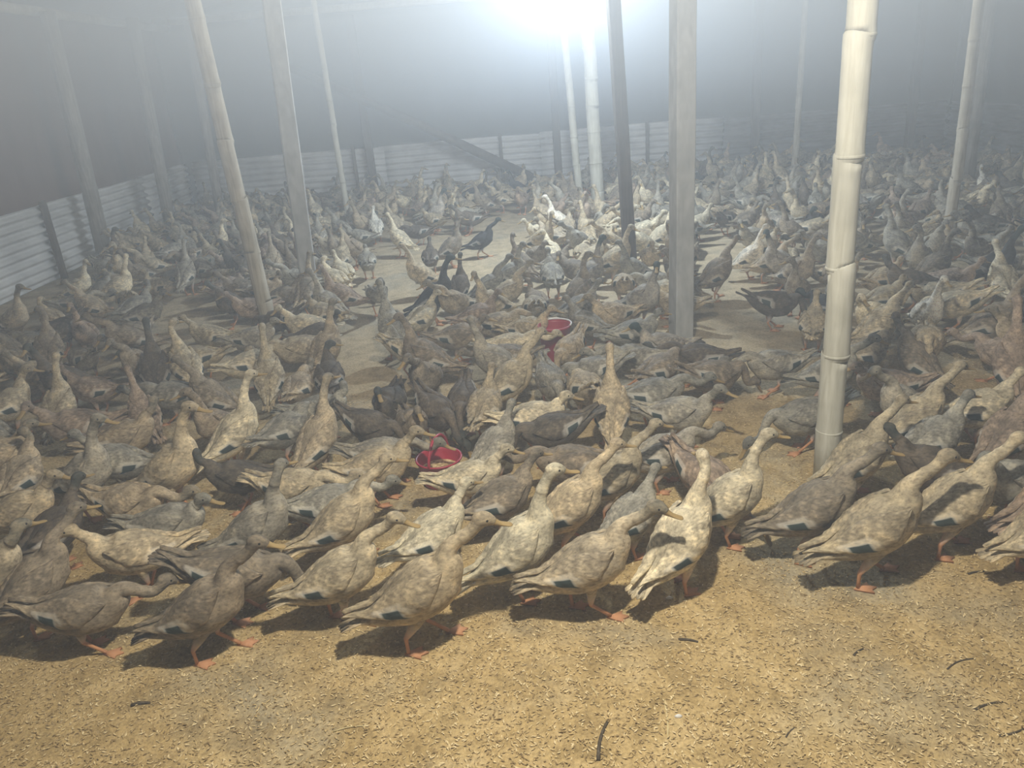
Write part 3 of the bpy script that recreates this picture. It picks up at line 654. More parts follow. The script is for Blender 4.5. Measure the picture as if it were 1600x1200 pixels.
# x, y, heading in degrees (0 = right, 90 = away from the camera), pose, plumage, size | label
NEAR = '''
-0.92 1.8 6 W b 0.847|brown striding duck, second from left in the front row, head over open floor
-1.304 1.872 4 l b 0.83|leftmost duck of the front row, brown, stretching its neck low to the right
-0.308 1.777 6 W t 0.913|large tan striding duck in the middle of the front row, nearest the camera
-1.509 1.987 48 W b 0.817|brown duck striding, facing back right, near the lower left corner
-0.562 1.909 10 w t 0.83|tan striding duck just behind and left of the large tan one
-0.888 1.971 2 F b 0.905|brown duck feeding head down, facing right, near the lower left corner
-1.729 2.08 -3 M x 0.908|sandy duck standing, head turned, facing right, nearest one near the lower left corner
0.17 1.855 2 w x 0.871|sandy striding duck of the front row between two pale buff ducks
-0.027 1.954 14 U p 0.871|pale buff upright duck just right of the large tan one in the front row
-1.255 2.142 200 N t 0.83|tan duck standing, facing left, near the lower left corner
0.459 1.927 40 V p 0.88|pale buff duck of the front row walking away, head turned right
1.023 1.901 6 W t 0.93|large tan striding duck right of the bamboo foot, closest there to the camera
-0.296 2.108 40 N p 0.788|pale buff duck standing, facing back right, in front of the red tub
1.511 1.866 10 w t 0.788|tan striding duck cut by the right frame edge, in the front row
-0.889 2.205 8 V g 0.83|grey-brown duck standing tall, head turned, facing right, left of the red tub
-1.624 2.322 73 N d 0.797|dark brown duck standing, facing away, near the lower left corner
-0.601 2.208 22 W t 0.83|tan duck striding, facing right, nearest one in front of the red tub
-1.223 2.309 -5 H g 0.83|grey-brown duck hunched, facing right, near the lower left corner
0.901 2.041 0 W b 0.871|brown striding duck passing in front of the foot of the thick bamboo
0.343 2.124 45 N g 0.747|grey-brown duck standing, facing back right, left of the thick bamboo
1.319 2.011 8 W t 0.871|tan striding duck following behind the large tan one on the right
0.155 2.187 20 W t 0.83|tan duck striding, facing right, second-nearest one in front of the red tub
-1.829 2.467 6 N t 0.83|tan duck standing, facing right, near the lower left corner
1.624 2.003 10 W r 0.83|reddish-brown duck striding, facing right, right of the thick bamboo
0.667 2.149 4 U p 0.813|pale buff upright duck standing alone by the bare patch left of the thick bamboo
-0.688 2.379 12 L g 0.788|grey-brown duck reaching low, facing right, second-nearest one left of the red tub
-1.434 2.49 -15 l x 0.852|sandy duck reaching low, facing right, near the lower left corner
-0.073 2.299 30 N b 0.788|brown duck standing, facing back right, in front of the red tub
1.599 2.132 200 N g 0.83|grey-brown duck standing, facing left, right of the thick bamboo
-0.834 2.512 -14 l t 0.83|tan duck reaching low, facing right, left of the red tub
0.32 2.368 15 W t 0.788|tan duck striding, facing right, right of the red tub
-1.69 2.68 -6 U g 0.876|grey-brown duck standing tall, facing right, near the lower left corner
0.644 2.338 300 F r 0.83|reddish-brown duck feeding head down, facing front right, left of the thick bamboo
-1.974 2.742 94 M x 0.847|sandy duck standing, head turned, facing away, near the lower left corner
-0.186 2.477 -6 N p 0.747|pale buff duck standing, facing right, in front of the red tub
-1.342 2.654 -4 U t 0.93|tan duck standing tall, facing right, near the lower left corner
-1.071 2.639 190 m d 0.747|dark brown duck standing, head turned, facing left, left of the red tub
1.412 2.276 150 N d 0.788|dark brown duck standing, facing back left, right of the thick bamboo
-0.538 2.603 2 N t 0.83|tan duck standing, facing right, left of the red tub
1.172 2.345 20 W t 0.83|tan duck striding, facing right, nearest one in front of the thick bamboo
0.201 2.518 176 L b 0.83|brown duck reaching low, facing left, right of the red tub
-1.607 2.82 172 N g 0.83|grey-brown duck standing, facing left, near the lower left corner
-2.197 2.946 36 H x 0.898|sandy duck hunched, facing back right, near the lower left corner
0.534 2.537 20 L g 0.83|grey-brown duck reaching low, facing right, left of the thick bamboo
-0.541 2.739 -8 L g 0.788|grey-brown duck reaching low, facing right, nearest one left of the red tub
-0.087 2.693 60 N g 0.788|grey-brown duck standing, facing back right, right of the red tub
-0.814 2.841 61 U x 0.837|sandy duck standing tall, facing back right, left of the red tub
1.747 2.425 30 W r 0.83|reddish-brown duck striding, facing back right, right of the thick bamboo
1.508 2.465 25 N g 0.83|grey-brown duck standing, facing back right, right of the thick bamboo
-1.702 3.043 22 M x 0.857|sandy duck standing, head turned, facing right, second-nearest one near the lower left corner
-1.193 2.968 44 U p 0.847|pale buff upright duck with lifted neck beside the bare patch on the left
0.158 2.812 182 F d 0.83|dark brown duck feeding head down, facing left, right of the red tub
-0.995 3.03 60 L g 0.83|grey-brown duck reaching low, facing back right, left of the red tub
1.501 2.601 14 W t 0.847|tan duck striding, facing right, right of the thick bamboo
-1.974 3.219 201 M r 0.893|reddish-brown duck standing, head turned, facing left, near the lower left corner
-1.302 3.107 250 v b 0.808|brown duck standing tall, head turned, facing the camera, near the lower left corner
-0.626 3.015 -28 F d 0.788|dark brown duck feeding head down, facing front right, left of the red tub
-0.443 3.009 -70 N b 0.747|brown duck standing, facing the camera, behind the red tub
0.072 2.938 -4 H p 0.83|pale buff duck hunched, facing right, right of the red tub
1.158 2.753 184 F g 0.83|grey-brown duck feeding head down, facing left, behind the thick bamboo
0.402 2.899 82 U t 0.847|tan duck seen from behind, standing tall right of the red tub
0.671 2.852 330 N g 0.83|grey-brown duck standing, facing front right, left of the thick bamboo
1.798 2.675 10 N p 0.83|pale buff duck standing, facing right, near the right frame edge
-1.713 3.313 128 U r 0.747|reddish-brown duck standing tall, facing back left, near the lower left corner
-2.174 3.431 95 U t 0.83|tan duck standing tall, facing away, near the left frame edge
-0.883 3.202 -6 T g 0.83|grey-brown duck looking back, facing right, left of the red tub
-0.346 3.104 -60 F d 0.83|dark brown duck feeding head down, facing front right, behind the red tub
-0.129 3.069 75 N t 0.83|tan duck standing, facing away, behind the red tub
1.557 2.761 199 W g 0.807|grey-brown duck striding, facing left, right of the thick bamboo
-2.493 3.561 80 m t 0.854|tan duck standing, head turned, facing away, near the left frame edge
-0.227 3.208 -95 F d 0.788|dark brown duck feeding head down, facing the camera, behind the red tub
-1.427 3.439 158 W b 0.83|brown duck striding, facing left, near the lower left corner
0.612 3.092 5 L g 0.847|grey-brown duck reaching low, facing right, behind the thick bamboo
-1.678 3.57 178 L g 0.83|grey-brown duck reaching low, facing left, second-nearest one near the left frame edge
0.329 3.205 98 F t 0.871|tan duck feeding head down, facing away, right of the red tub
1.601 2.98 178 H r 0.83|reddish-brown duck hunched, facing left, near the right frame edge
-2.15 3.729 172 N r 0.788|reddish-brown duck standing, facing left, near the left frame edge
-0.008 3.323 32 W t 0.871|tan duck striding, facing back right, behind the red tub
-0.598 3.44 262 S d 0.871|dark brown duck sitting, facing the camera, behind the red tub
-1.05 3.532 86 L x 0.804|sandy duck reaching low, facing away, behind the red tub
-1.216 3.625 100 U t 0.847|tan duck standing tall, facing away, behind the red tub
2.119 2.959 70 U r 0.93|reddish-brown duck standing tall, facing away, near the right frame edge
-2.348 3.855 214 V d 0.856|dark brown duck standing tall, head turned, facing front left, near the left frame edge
-0.412 3.476 258 w b 0.857|brown duck striding, facing the camera, behind the red tub
0.184 3.36 -80 F g 0.788|grey-brown duck feeding head down, facing the camera, in front of the red bucket
0.913 3.229 18 F b 0.871|brown duck feeding head down, facing right, behind the thick bamboo
-0.909 3.602 99 m d 0.822|dark brown duck standing, head turned, facing away, behind the red tub
1.408 3.154 333 W g 0.79|grey-brown duck striding, facing front right, behind the thick bamboo
-1.886 3.873 108 U d 0.87|dark brown duck standing tall, facing away, near the left frame edge
-2.604 4.05 176 N x 0.809|sandy duck standing, facing left, near the left frame edge
0.697 3.373 43 l b 0.841|brown duck reaching low, facing back right, in front of the white post
-1.727 3.895 125 v t 0.872|tan duck standing tall, head turned, facing back left, in front of the leaning bamboo
0.402 3.457 170 F g 0.788|grey-brown duck feeding head down, facing left, in front of the red bucket
-0.06 3.584 165 v g 0.852|grey-brown duck standing tall, head turned, facing left, in front of the red bucket
1.836 3.197 101 w b 0.8|brown duck striding, facing away, near the right frame edge
1.239 3.33 186 L g 0.83|grey-brown duck reaching low, facing left, second-nearest one in front of the white post
-1.401 3.925 44 l p 0.865|pale buff duck reaching low, facing back right, in front of the leaning bamboo
-2.056 4.073 258 W b 0.817|brown duck striding, facing the camera, near the left frame edge
-0.418 3.741 164 V b 0.871|brown duck standing tall, head turned, facing left, left of the red bucket
-2.889 4.281 270 V x 0.842|sandy duck standing tall, head turned, facing the camera, near the left frame edge
0.921 3.5 160 L d 0.83|dark brown duck reaching low, facing left, in front of the white post
0.627 3.568 178 L g 0.83|grey-brown duck reaching low, facing left, nearest one in front of the white post
1.665 3.35 31 L x 0.879|sandy duck reaching low, facing back right, near the right frame edge
2.254 3.235 120 L r 0.806|reddish-brown duck reaching low, facing back left, near the right frame edge
-0.005 3.738 167 l b 0.808|brown duck reaching low, facing left, in front of the red bucket
-2.478 4.285 142 F b 0.797|brown duck feeding head down, facing back left, near the left frame edge
-1.757 4.132 182 L t 0.83|tan duck reaching low, facing left, in front of the leaning bamboo
-1.004 3.984 63 U x 0.866|sandy duck standing tall, facing back right, in front of the leaning bamboo
-2.727 4.39 108 V b 0.884|brown duck standing tall, head turned, facing away, near the left frame edge
-0.531 3.944 344 F t 0.82|tan duck feeding head down, facing right, left of the red bucket
-3.083 4.527 176 V b 0.889|brown duck standing tall, head turned, facing left, near the left frame edge
0.314 3.776 -120 F x 0.788|sandy duck feeding head down, facing front left, in front of the red bucket
-1.163 4.106 207 L t 0.898|tan duck reaching low, facing front left, in front of the leaning bamboo
0.796 3.694 185 N h 0.788|dark-headed grey duck standing, facing left, in front of the white post
1.998 3.437 243 L t 0.905|tan duck reaching low, facing front left, near the right frame edge
2.43 3.341 140 N x 0.838|sandy duck standing, facing back left, near the right frame edge
0.006 3.897 0 L p 0.83|pale buff duck reaching low, facing right, left of the red bucket
-2.268 4.484 199 w b 0.909|brown duck striding, facing left, near the left frame edge
-2.979 4.678 165 l g 0.872|grey-brown duck reaching low, facing left, nearest one near the left frame edge
-0.281 4.098 359 H b 0.857|brown duck hunched, facing right, left of the red bucket
-1.522 4.393 5 H g 0.83|grey-brown duck hunched, facing right, in front of the leaning bamboo
-0.652 4.234 118 U g 0.913|grey-brown duck standing tall, facing back left, left of the red bucket
-1.137 4.37 8 m d 0.788|dark brown duck standing, head turned, facing right, in front of the leaning bamboo
0.677 3.942 10 H g 0.83|grey-brown duck hunched, facing right, left of the white post
-1.815 4.53 172 N t 0.788|tan duck standing, facing left, in front of the leaning bamboo
-2.687 4.751 281 U r 0.804|reddish-brown duck standing tall, facing the camera, near the left frame edge
2.382 3.556 348 U b 0.898|brown duck standing tall, facing right, near the right frame edge
1.887 3.695 18 W p 0.83|pale buff duck striding, facing right, near the right frame edge
-2.382 4.742 252 L b 0.845|brown duck reaching low, facing the camera, left of the leaning bamboo
0.107 4.157 -20 N t 0.788|tan duck standing, facing right, left of the red bucket
1.602 3.803 66 N t 0.83|tan duck standing, facing back right, right of the white post
-2.92 4.89 243 F d 0.894|dark brown duck feeding head down, facing front left, near the left frame edge
-1.214 4.533 179 M p 0.84|pale buff duck standing, head turned, facing left, in front of the leaning bamboo
0.453 4.144 130 N g 0.801|grey-brown duck standing, facing back left, right of the red bucket
-0.057 4.301 10 L x 0.83|sandy duck reaching low, facing right, left of the red bucket
-3.403 5.189 353 U x 0.855|sandy duck standing tall, facing right, near the left frame edge
1.958 3.882 211 M p 0.846|pale buff duck standing, head turned, facing front left, right of the white post
2.206 3.821 268 U w 0.797|whitish duck standing tall, facing the camera, near the right frame edge
-0.522 4.529 53 m p 0.798|pale buff duck standing, head turned, facing back right, left of the red bucket
-1.455 4.767 180 F d 0.814|dark brown duck feeding head down, facing left, in front of the leaning bamboo
-3.146 5.217 142 m t 0.804|tan duck standing, head turned, facing back left, near the left frame edge
-0.184 4.476 24 m r 0.811|reddish-brown duck standing, head turned, facing back right, left of the red bucket
0.624 4.286 200 N x 0.83|sandy duck standing, facing left, left of the white post
-2.464 5.089 38 m g 0.859|grey-brown duck standing, head turned, facing back right, nearest one left of the leaning bamboo
-1.152 4.766 143 H t 0.865|tan duck hunched, facing back left, right of the leaning bamboo
1.79 4.098 96 l k 0.832|black duck reaching low, facing away, right of the white post
0.435 4.456 30 N g 0.83|grey-brown duck standing, facing back right, behind the red bucket
-2.589 5.254 63 M g 0.909|grey-brown duck standing, head turned, facing back right, second-nearest one left of the leaning bamboo
2.445 3.963 164 F p 0.868|pale buff duck feeding head down, facing left, near the right frame edge
0.179 4.574 92 F x 0.83|sandy duck feeding head down, facing away, behind the red bucket
-1.715 5.096 213 N r 0.812|reddish-brown duck standing, facing front left, left of the leaning bamboo
1.542 4.241 4 F d 0.871|dark duck feeding on the bare floor between white post and thick bamboo
0.809 4.44 312 v h 0.903|dark-headed grey duck standing tall, head turned, facing front right, behind the white post
-0.067 4.674 199 V t 0.826|tan duck standing tall, head turned, facing left, behind the red bucket
-2.974 5.446 165 W x 0.828|sandy duck striding, facing left, left of the leaning bamboo
-1.164 4.969 154 U g 0.816|grey-brown duck standing tall, facing back left, right of the leaning bamboo
-0.309 4.748 221 w x 0.867|sandy duck striding, facing front left, behind the red bucket
1.042 4.433 154 L t 0.815|tan duck reaching low, facing back left, behind the white post
-1.909 5.232 250 W d 0.833|dark brown duck striding, facing the camera, left of the leaning bamboo
2.141 4.163 25 H t 0.842|tan duck hunched, facing back right, second-nearest one near the right frame edge
-0.466 4.88 14 U k 0.896|black duck standing tall among brown ones on the bare floor
-3.201 5.653 18 L g 0.85|grey-brown duck reaching low, facing right, in front of the left fence
2.457 4.138 147 F t 0.893|tan duck feeding head down, facing back left, near the right frame edge
0.464 4.699 56 v b 0.877|brown duck standing tall, head turned, facing back right, behind the red bucket
-1.109 5.168 182 V r 0.83|reddish-brown duck standing tall, head turned, facing left, in front of the grey post
0.012 4.903 17 W x 0.822|sandy duck striding, facing right, behind the red bucket
-1.392 5.319 75 U x 0.884|sandy duck standing tall, facing away, in front of the grey post
1.764 4.461 232 v b 0.801|brown duck standing tall, head turned, facing front left, right of the white post
-1.587 5.397 20 N b 0.764|brown duck standing, facing right, in front of the grey post
-0.886 5.22 300 m g 0.788|grey-brown duck standing, head turned, facing front right, right of the grey post
-2.996 5.89 40 V p 0.893|pale buff duck standing tall, head turned, facing back right, right of the left fence
-0.116 5.078 22 W g 0.83|grey-brown duck striding, facing right, behind the red bucket
2.42 4.362 150 m d 0.9|dark brown duck standing, head turned, facing back left, near the right frame edge
0.213 4.996 108 S b 0.815|brown duck sitting, facing away, behind the red bucket
1.14 4.734 146 U b 0.802|brown duck standing tall, facing back left, behind the white post
-1.769 5.568 13 T x 0.827|sandy duck looking back, facing right, left of the grey post
2.882 4.257 79 W p 0.85|pale buff duck striding, facing away, near the right frame edge
-3.183 5.995 74 T g 0.806|grey-brown duck looking back, facing away, right of the left fence
-3.393 6.058 15 v p 0.823|pale buff duck standing tall, head turned, facing right, in front of the left fence
-0.307 5.195 80 U d 0.747|dark brown duck standing tall, facing away, right of the grey post
-1.961 5.694 197 N b 0.81|brown duck standing, facing left, left of the grey post
0.79 4.942 84 F x 0.83|sandy duck feeding head down, facing away, in front of the timber post
-2.115 5.79 33 H r 0.833|reddish-brown duck hunched, facing back right, left of the grey post
2.657 4.418 316 M r 0.831|reddish-brown duck standing, head turned, facing front right, near the right frame edge
2.323 4.552 26 H t 0.851|tan duck hunched, facing back right, nearest one near the right frame edge
1.001 4.942 182 L g 0.83|grey-brown duck reaching low, facing left, in front of the timber post
-1.24 5.605 129 m p 0.907|pale buff duck standing, head turned, facing back left, right of the grey post
-1.544 5.739 207 w g 0.872|grey-brown duck striding, facing front left, behind the grey post
0.585 5.128 35 U h 0.871|dark-headed grey duck standing tall, facing back right, in front of the timber post
1.398 4.918 34 W b 0.896|brown striding duck with stretched neck, just right of the white post
0.34 5.234 93 N g 0.902|grey-brown duck standing, facing away, left of the timber post
1.878 4.797 308 U b 0.888|brown duck standing tall, facing front right, right of the white post
0.037 5.366 18 v g 0.82|grey-brown duck standing tall, head turned, facing right, left of the timber post
-0.598 5.619 180 U t 0.813|tan duck standing tall, facing left, right of the grey post
-2.584 6.225 91 U g 0.886|grey-brown duck standing tall, facing away, left of the grey post
-2.857 6.328 154 S t 0.888|tan duck sitting, facing back left, right of the left fence
2.701 4.677 14 v b 0.837|brown duck standing tall, head turned, facing right, near the right frame edge
3.014 4.587 327 U k 0.852|black duck standing tall, facing front right, near the right frame edge
-1.23 5.889 122 N p 0.861|pale buff duck standing, facing back left, behind the grey post
0.929 5.265 194 v g 0.794|grey-brown duck standing tall, head turned, facing left, in front of the timber post
-3.072 6.5 226 v b 0.803|brown duck standing tall, head turned, facing front left, right of the left fence
-1.638 6.059 128 v b 0.843|brown duck standing tall, head turned, facing back left, behind the grey post
0.528 5.392 142 T b 0.857|brown duck looking back, facing back left, left of the timber post
1.884 5.03 176 V h 0.871|dark-headed grey duck standing tall, head turned, facing left, right of the timber post
-3.369 6.724 310 v t 0.886|tan duck standing tall, head turned, facing front right, right of the left fence
-2.522 6.464 143 m b 0.859|brown duck standing, head turned, facing back left, left of the grey post
3.119 4.704 328 L g 0.822|grey-brown duck reaching low, facing front right, near the right frame edge
0.153 5.643 125 v b 0.821|brown duck standing tall, head turned, facing back left, left of the timber post
-1.897 6.353 102 U x 0.858|sandy duck standing tall, facing away, behind the grey post
0.809 5.497 6 v t 0.903|tan duck standing tall, head turned, facing right, in front of the timber post
-3.073 6.745 207 W t 0.885|tan duck striding, facing front left, right of the left fence
-2.211 6.475 205 V d 0.856|dark brown duck standing tall, head turned, facing front left, behind the grey post
2.727 4.898 234 v g 0.878|grey-brown duck standing tall, head turned, facing front left, near the right frame edge
1.848 5.189 3 w x 0.805|sandy duck striding, facing right, right of the timber post
2.245 5.07 342 S x 0.907|sandy duck sitting, facing right, near the right frame edge
-3.6 6.957 329 F g 0.831|grey-brown duck feeding head down, facing front right, right of the left fence
0.4 5.717 34 M b 0.793|brown duck standing, head turned, facing back right, left of the timber post
-1.109 6.293 100 H g 0.83|grey-brown duck hunched, facing away, behind the grey post
1.756 5.373 2 U w 0.764|whitish duck standing tall, facing right, right of the timber post
-1.347 6.438 84 V t 0.823|tan duck standing tall, head turned, facing away, behind the grey post
1.106 5.632 263 N t 0.833|tan duck standing, facing the camera, in front of the timber post
0.273 5.95 287 T b 0.882|brown duck looking back, facing the camera, left of the timber post
-0.584 6.246 92 N d 0.788|dark brown duck standing, facing away, right of the grey post
3.206 5.008 174 U b 0.804|brown duck standing tall, facing left, near the right frame edge
2.294 5.335 167 N g 0.868|grey-brown duck standing, facing left, left of the crooked pole
2.961 5.169 258 W g 0.896|grey-brown duck striding, facing the camera, in front of the crooked pole
-2.912 7.183 227 l b 0.843|brown duck reaching low, facing front left, right of the left fence
2.782 5.271 113 U g 0.903|grey-brown duck standing tall, facing back left, left of the crooked pole
-1.278 6.738 227 V b 0.876|brown duck standing tall, head turned, facing front left, behind the grey post
-3.148 7.402 68 H g 0.878|grey-brown duck hunched, facing away, right of the first fence post
-1.869 6.967 212 m b 0.895|brown duck standing, head turned, facing front left, behind the grey post
-0.43 6.474 28 U b 0.83|brown duck standing tall, facing back right, right of the grey post
2.56 5.449 187 W g 0.893|grey-brown duck striding, facing left, left of the crooked pole
3.338 5.209 309 M g 0.794|grey-brown duck standing, head turned, facing front right, in front of the crooked pole
-1.991 7.151 180 U d 0.908|dark brown duck standing tall, facing left, behind the grey post
1.126 6.084 172 W p 0.845|pale buff duck striding, facing left, behind the timber post
-3.378 7.715 165 w t 0.812|tan duck striding, facing left, right of the first fence post
0.904 6.194 200 W t 0.831|tan duck striding, facing left, behind the timber post
0.331 6.451 336 v t 0.879|tan duck standing tall, head turned, facing front right, behind the timber post
0.645 6.349 226 w g 0.873|grey-brown duck striding, facing front left, behind the timber post
2.968 5.535 189 L t 0.889|tan duck reaching low, facing left, left of the crooked pole
1.985 5.929 203 M g 0.906|grey-brown duck standing, head turned, facing front left, right of the timber post
3.333 5.449 159 N x 0.805|sandy duck standing, facing left, in front of the crooked pole
-0.17 6.746 8 W k 0.764|black duck standing apart on the bright bare floor left of the lamp pole
-0.907 7.041 145 U p 0.813|pale buff duck standing tall, facing back left, behind the grey post
1.316 6.276 24 v p 0.82|pale buff duck standing tall, head turned, facing back right, behind the timber post
0.456 6.625 138 M x 0.891|sandy duck standing, head turned, facing back left, behind the timber post
3.519 5.57 158 N g 0.847|grey-brown duck standing, facing left, in front of the crooked pole
-1.335 7.399 169 N g 0.825|grey-brown duck standing, facing left, in front of the slender pole
-1.763 7.562 100 w g 0.857|grey-brown duck striding, facing away, in front of the slender pole
2.328 6.042 150 U b 0.813|brown duck standing tall, facing back left, left of the crooked pole
3.083 5.797 206 U g 0.793|grey-brown duck standing tall, facing front left, left of the crooked pole
3.266 5.735 44 T t 0.842|tan duck looking back, facing back right, left of the crooked pole
1.225 6.552 354 N p 0.899|pale buff duck standing, facing right, behind the timber post
0.768 6.793 106 U t 0.817|tan duck standing tall, facing away, behind the timber post
-1.556 7.708 141 W g 0.899|grey-brown duck striding, facing back left, in front of the slender pole
2.175 6.266 247 V x 0.814|sandy duck standing tall, head turned, facing front left, right of the timber post
0.598 6.884 71 m x 0.905|sandy duck standing, head turned, facing away, behind the timber post
2.532 6.146 341 m t 0.854|tan duck standing, head turned, facing right, left of the crooked pole
-0.791 7.511 176 L d 0.788|dark brown duck reaching low, facing left, in front of the slender pole
3.736 5.773 150 N d 0.823|dark brown duck standing, facing back left, nearest one right of the crooked pole
-1.236 7.806 102 w w 0.834|whitish duck striding, facing away, in front of the slender pole
-3.813 8.834 186 U t 0.816|tan duck standing tall, facing left, behind the first fence post
0.952 6.988 12 W t 0.827|tan duck striding, facing right, behind the timber post
-1.381 7.947 227 U x 0.879|sandy duck standing tall, facing front left, in front of the slender pole
-1.051 7.849 127 v x 0.859|sandy duck standing tall, head turned, facing back left, in front of the slender pole
1.746 6.735 35 N p 0.819|pale buff duck standing, facing back right, behind the timber post
2.132 6.662 34 N b 0.832|brown duck standing, facing back right, right of the timber post
0.578 7.332 170 U w 0.83|bright whitish duck close under the lamp, standing tall
1.289 7.098 31 m b 0.876|brown duck standing, head turned, facing back right, behind the timber post
2.024 6.854 52 F d 0.822|dark brown duck feeding head down, facing back right, behind the timber post
3.986 6.046 72 w b 0.856|brown duck striding, facing away, right of the crooked pole
3.267 6.35 291 V g 0.816|grey-brown duck standing tall, head turned, facing the camera, behind the crooked pole
-0.662 8.023 144 H t 0.832|tan duck hunched, facing back left, right of the slender pole
-0.295 7.87 187 N d 0.87|dark brown duck standing, facing left, left of the brightest pole
2.645 6.673 183 U t 0.81|tan duck standing tall, facing left, left of the crooked pole
0.823 7.551 285 v r 0.851|reddish-brown duck standing tall, head turned, facing the camera, in front of the brightest pole
-0.679 8.231 11 U h 0.865|dark-headed grey duck standing tall, facing right, right of the slender pole
4.235 6.208 294 v b 0.888|brown duck standing tall, head turned, facing front right, right of the crooked pole
3.575 6.506 38 N r 0.854|reddish-brown duck standing, facing back right, behind the crooked pole
3.772 6.49 84 v g 0.801|grey-brown duck standing tall, head turned, facing away, behind the crooked pole
2.556 7.06 87 v d 0.834|dark brown duck standing tall, head turned, facing away, behind the crooked pole
2.104 7.623 291 U b 0.833|brown duck standing tall, facing the camera, in front of the brightest pole
2.987 7.23 75 N g 0.859|grey-brown duck standing, facing away, behind the crooked pole
4.168 6.696 275 w p 0.863|pale buff duck striding, facing the camera, behind the crooked pole
2.439 7.545 334 l g 0.87|grey-brown duck reaching low, facing front right, right of the brightest pole
-0.139 8.765 190 U b 0.854|brown duck standing tall, facing left, left of the brightest pole
3.431 7.117 103 F g 0.869|grey-brown duck feeding head down, facing away, behind the crooked pole
2.997 7.483 224 V d 0.825|dark brown duck standing tall, head turned, facing front left, behind the crooked pole
0.282 8.858 250 M r 0.89|reddish-brown duck standing, head turned, facing the camera, left of the brightest pole
0.048 9.078 152 w t 0.815|tan duck striding, facing back left, left of the brightest pole
2.587 7.959 37 V x 0.855|sandy duck standing tall, head turned, facing back right, right of the brightest pole
4.701 6.971 119 N d 0.897|dark brown duck standing, facing back left, second-nearest one right of the crooked pole
3.967 7.448 176 W g 0.894|grey-brown duck striding, facing left, behind the crooked pole
2.523 8.626 335 V g 0.896|grey-brown duck standing tall, head turned, facing front right, right of the brightest pole
3.917 8.066 222 V x 0.896|sandy duck standing tall, head turned, facing front left, in front of the far pole
5.047 7.595 26 V x 0.889|sandy duck standing tall, head turned, facing back right, behind the crooked pole
3.082 8.905 82 U t 0.898|tan duck standing tall, facing away, second-nearest one in front of the far pole
4.485 8.363 178 U g 0.842|grey-brown duck standing tall, facing left, in front of the far pole
3.29 9.059 111 U t 0.866|tan duck standing tall, facing away, nearest one in front of the far pole
'''
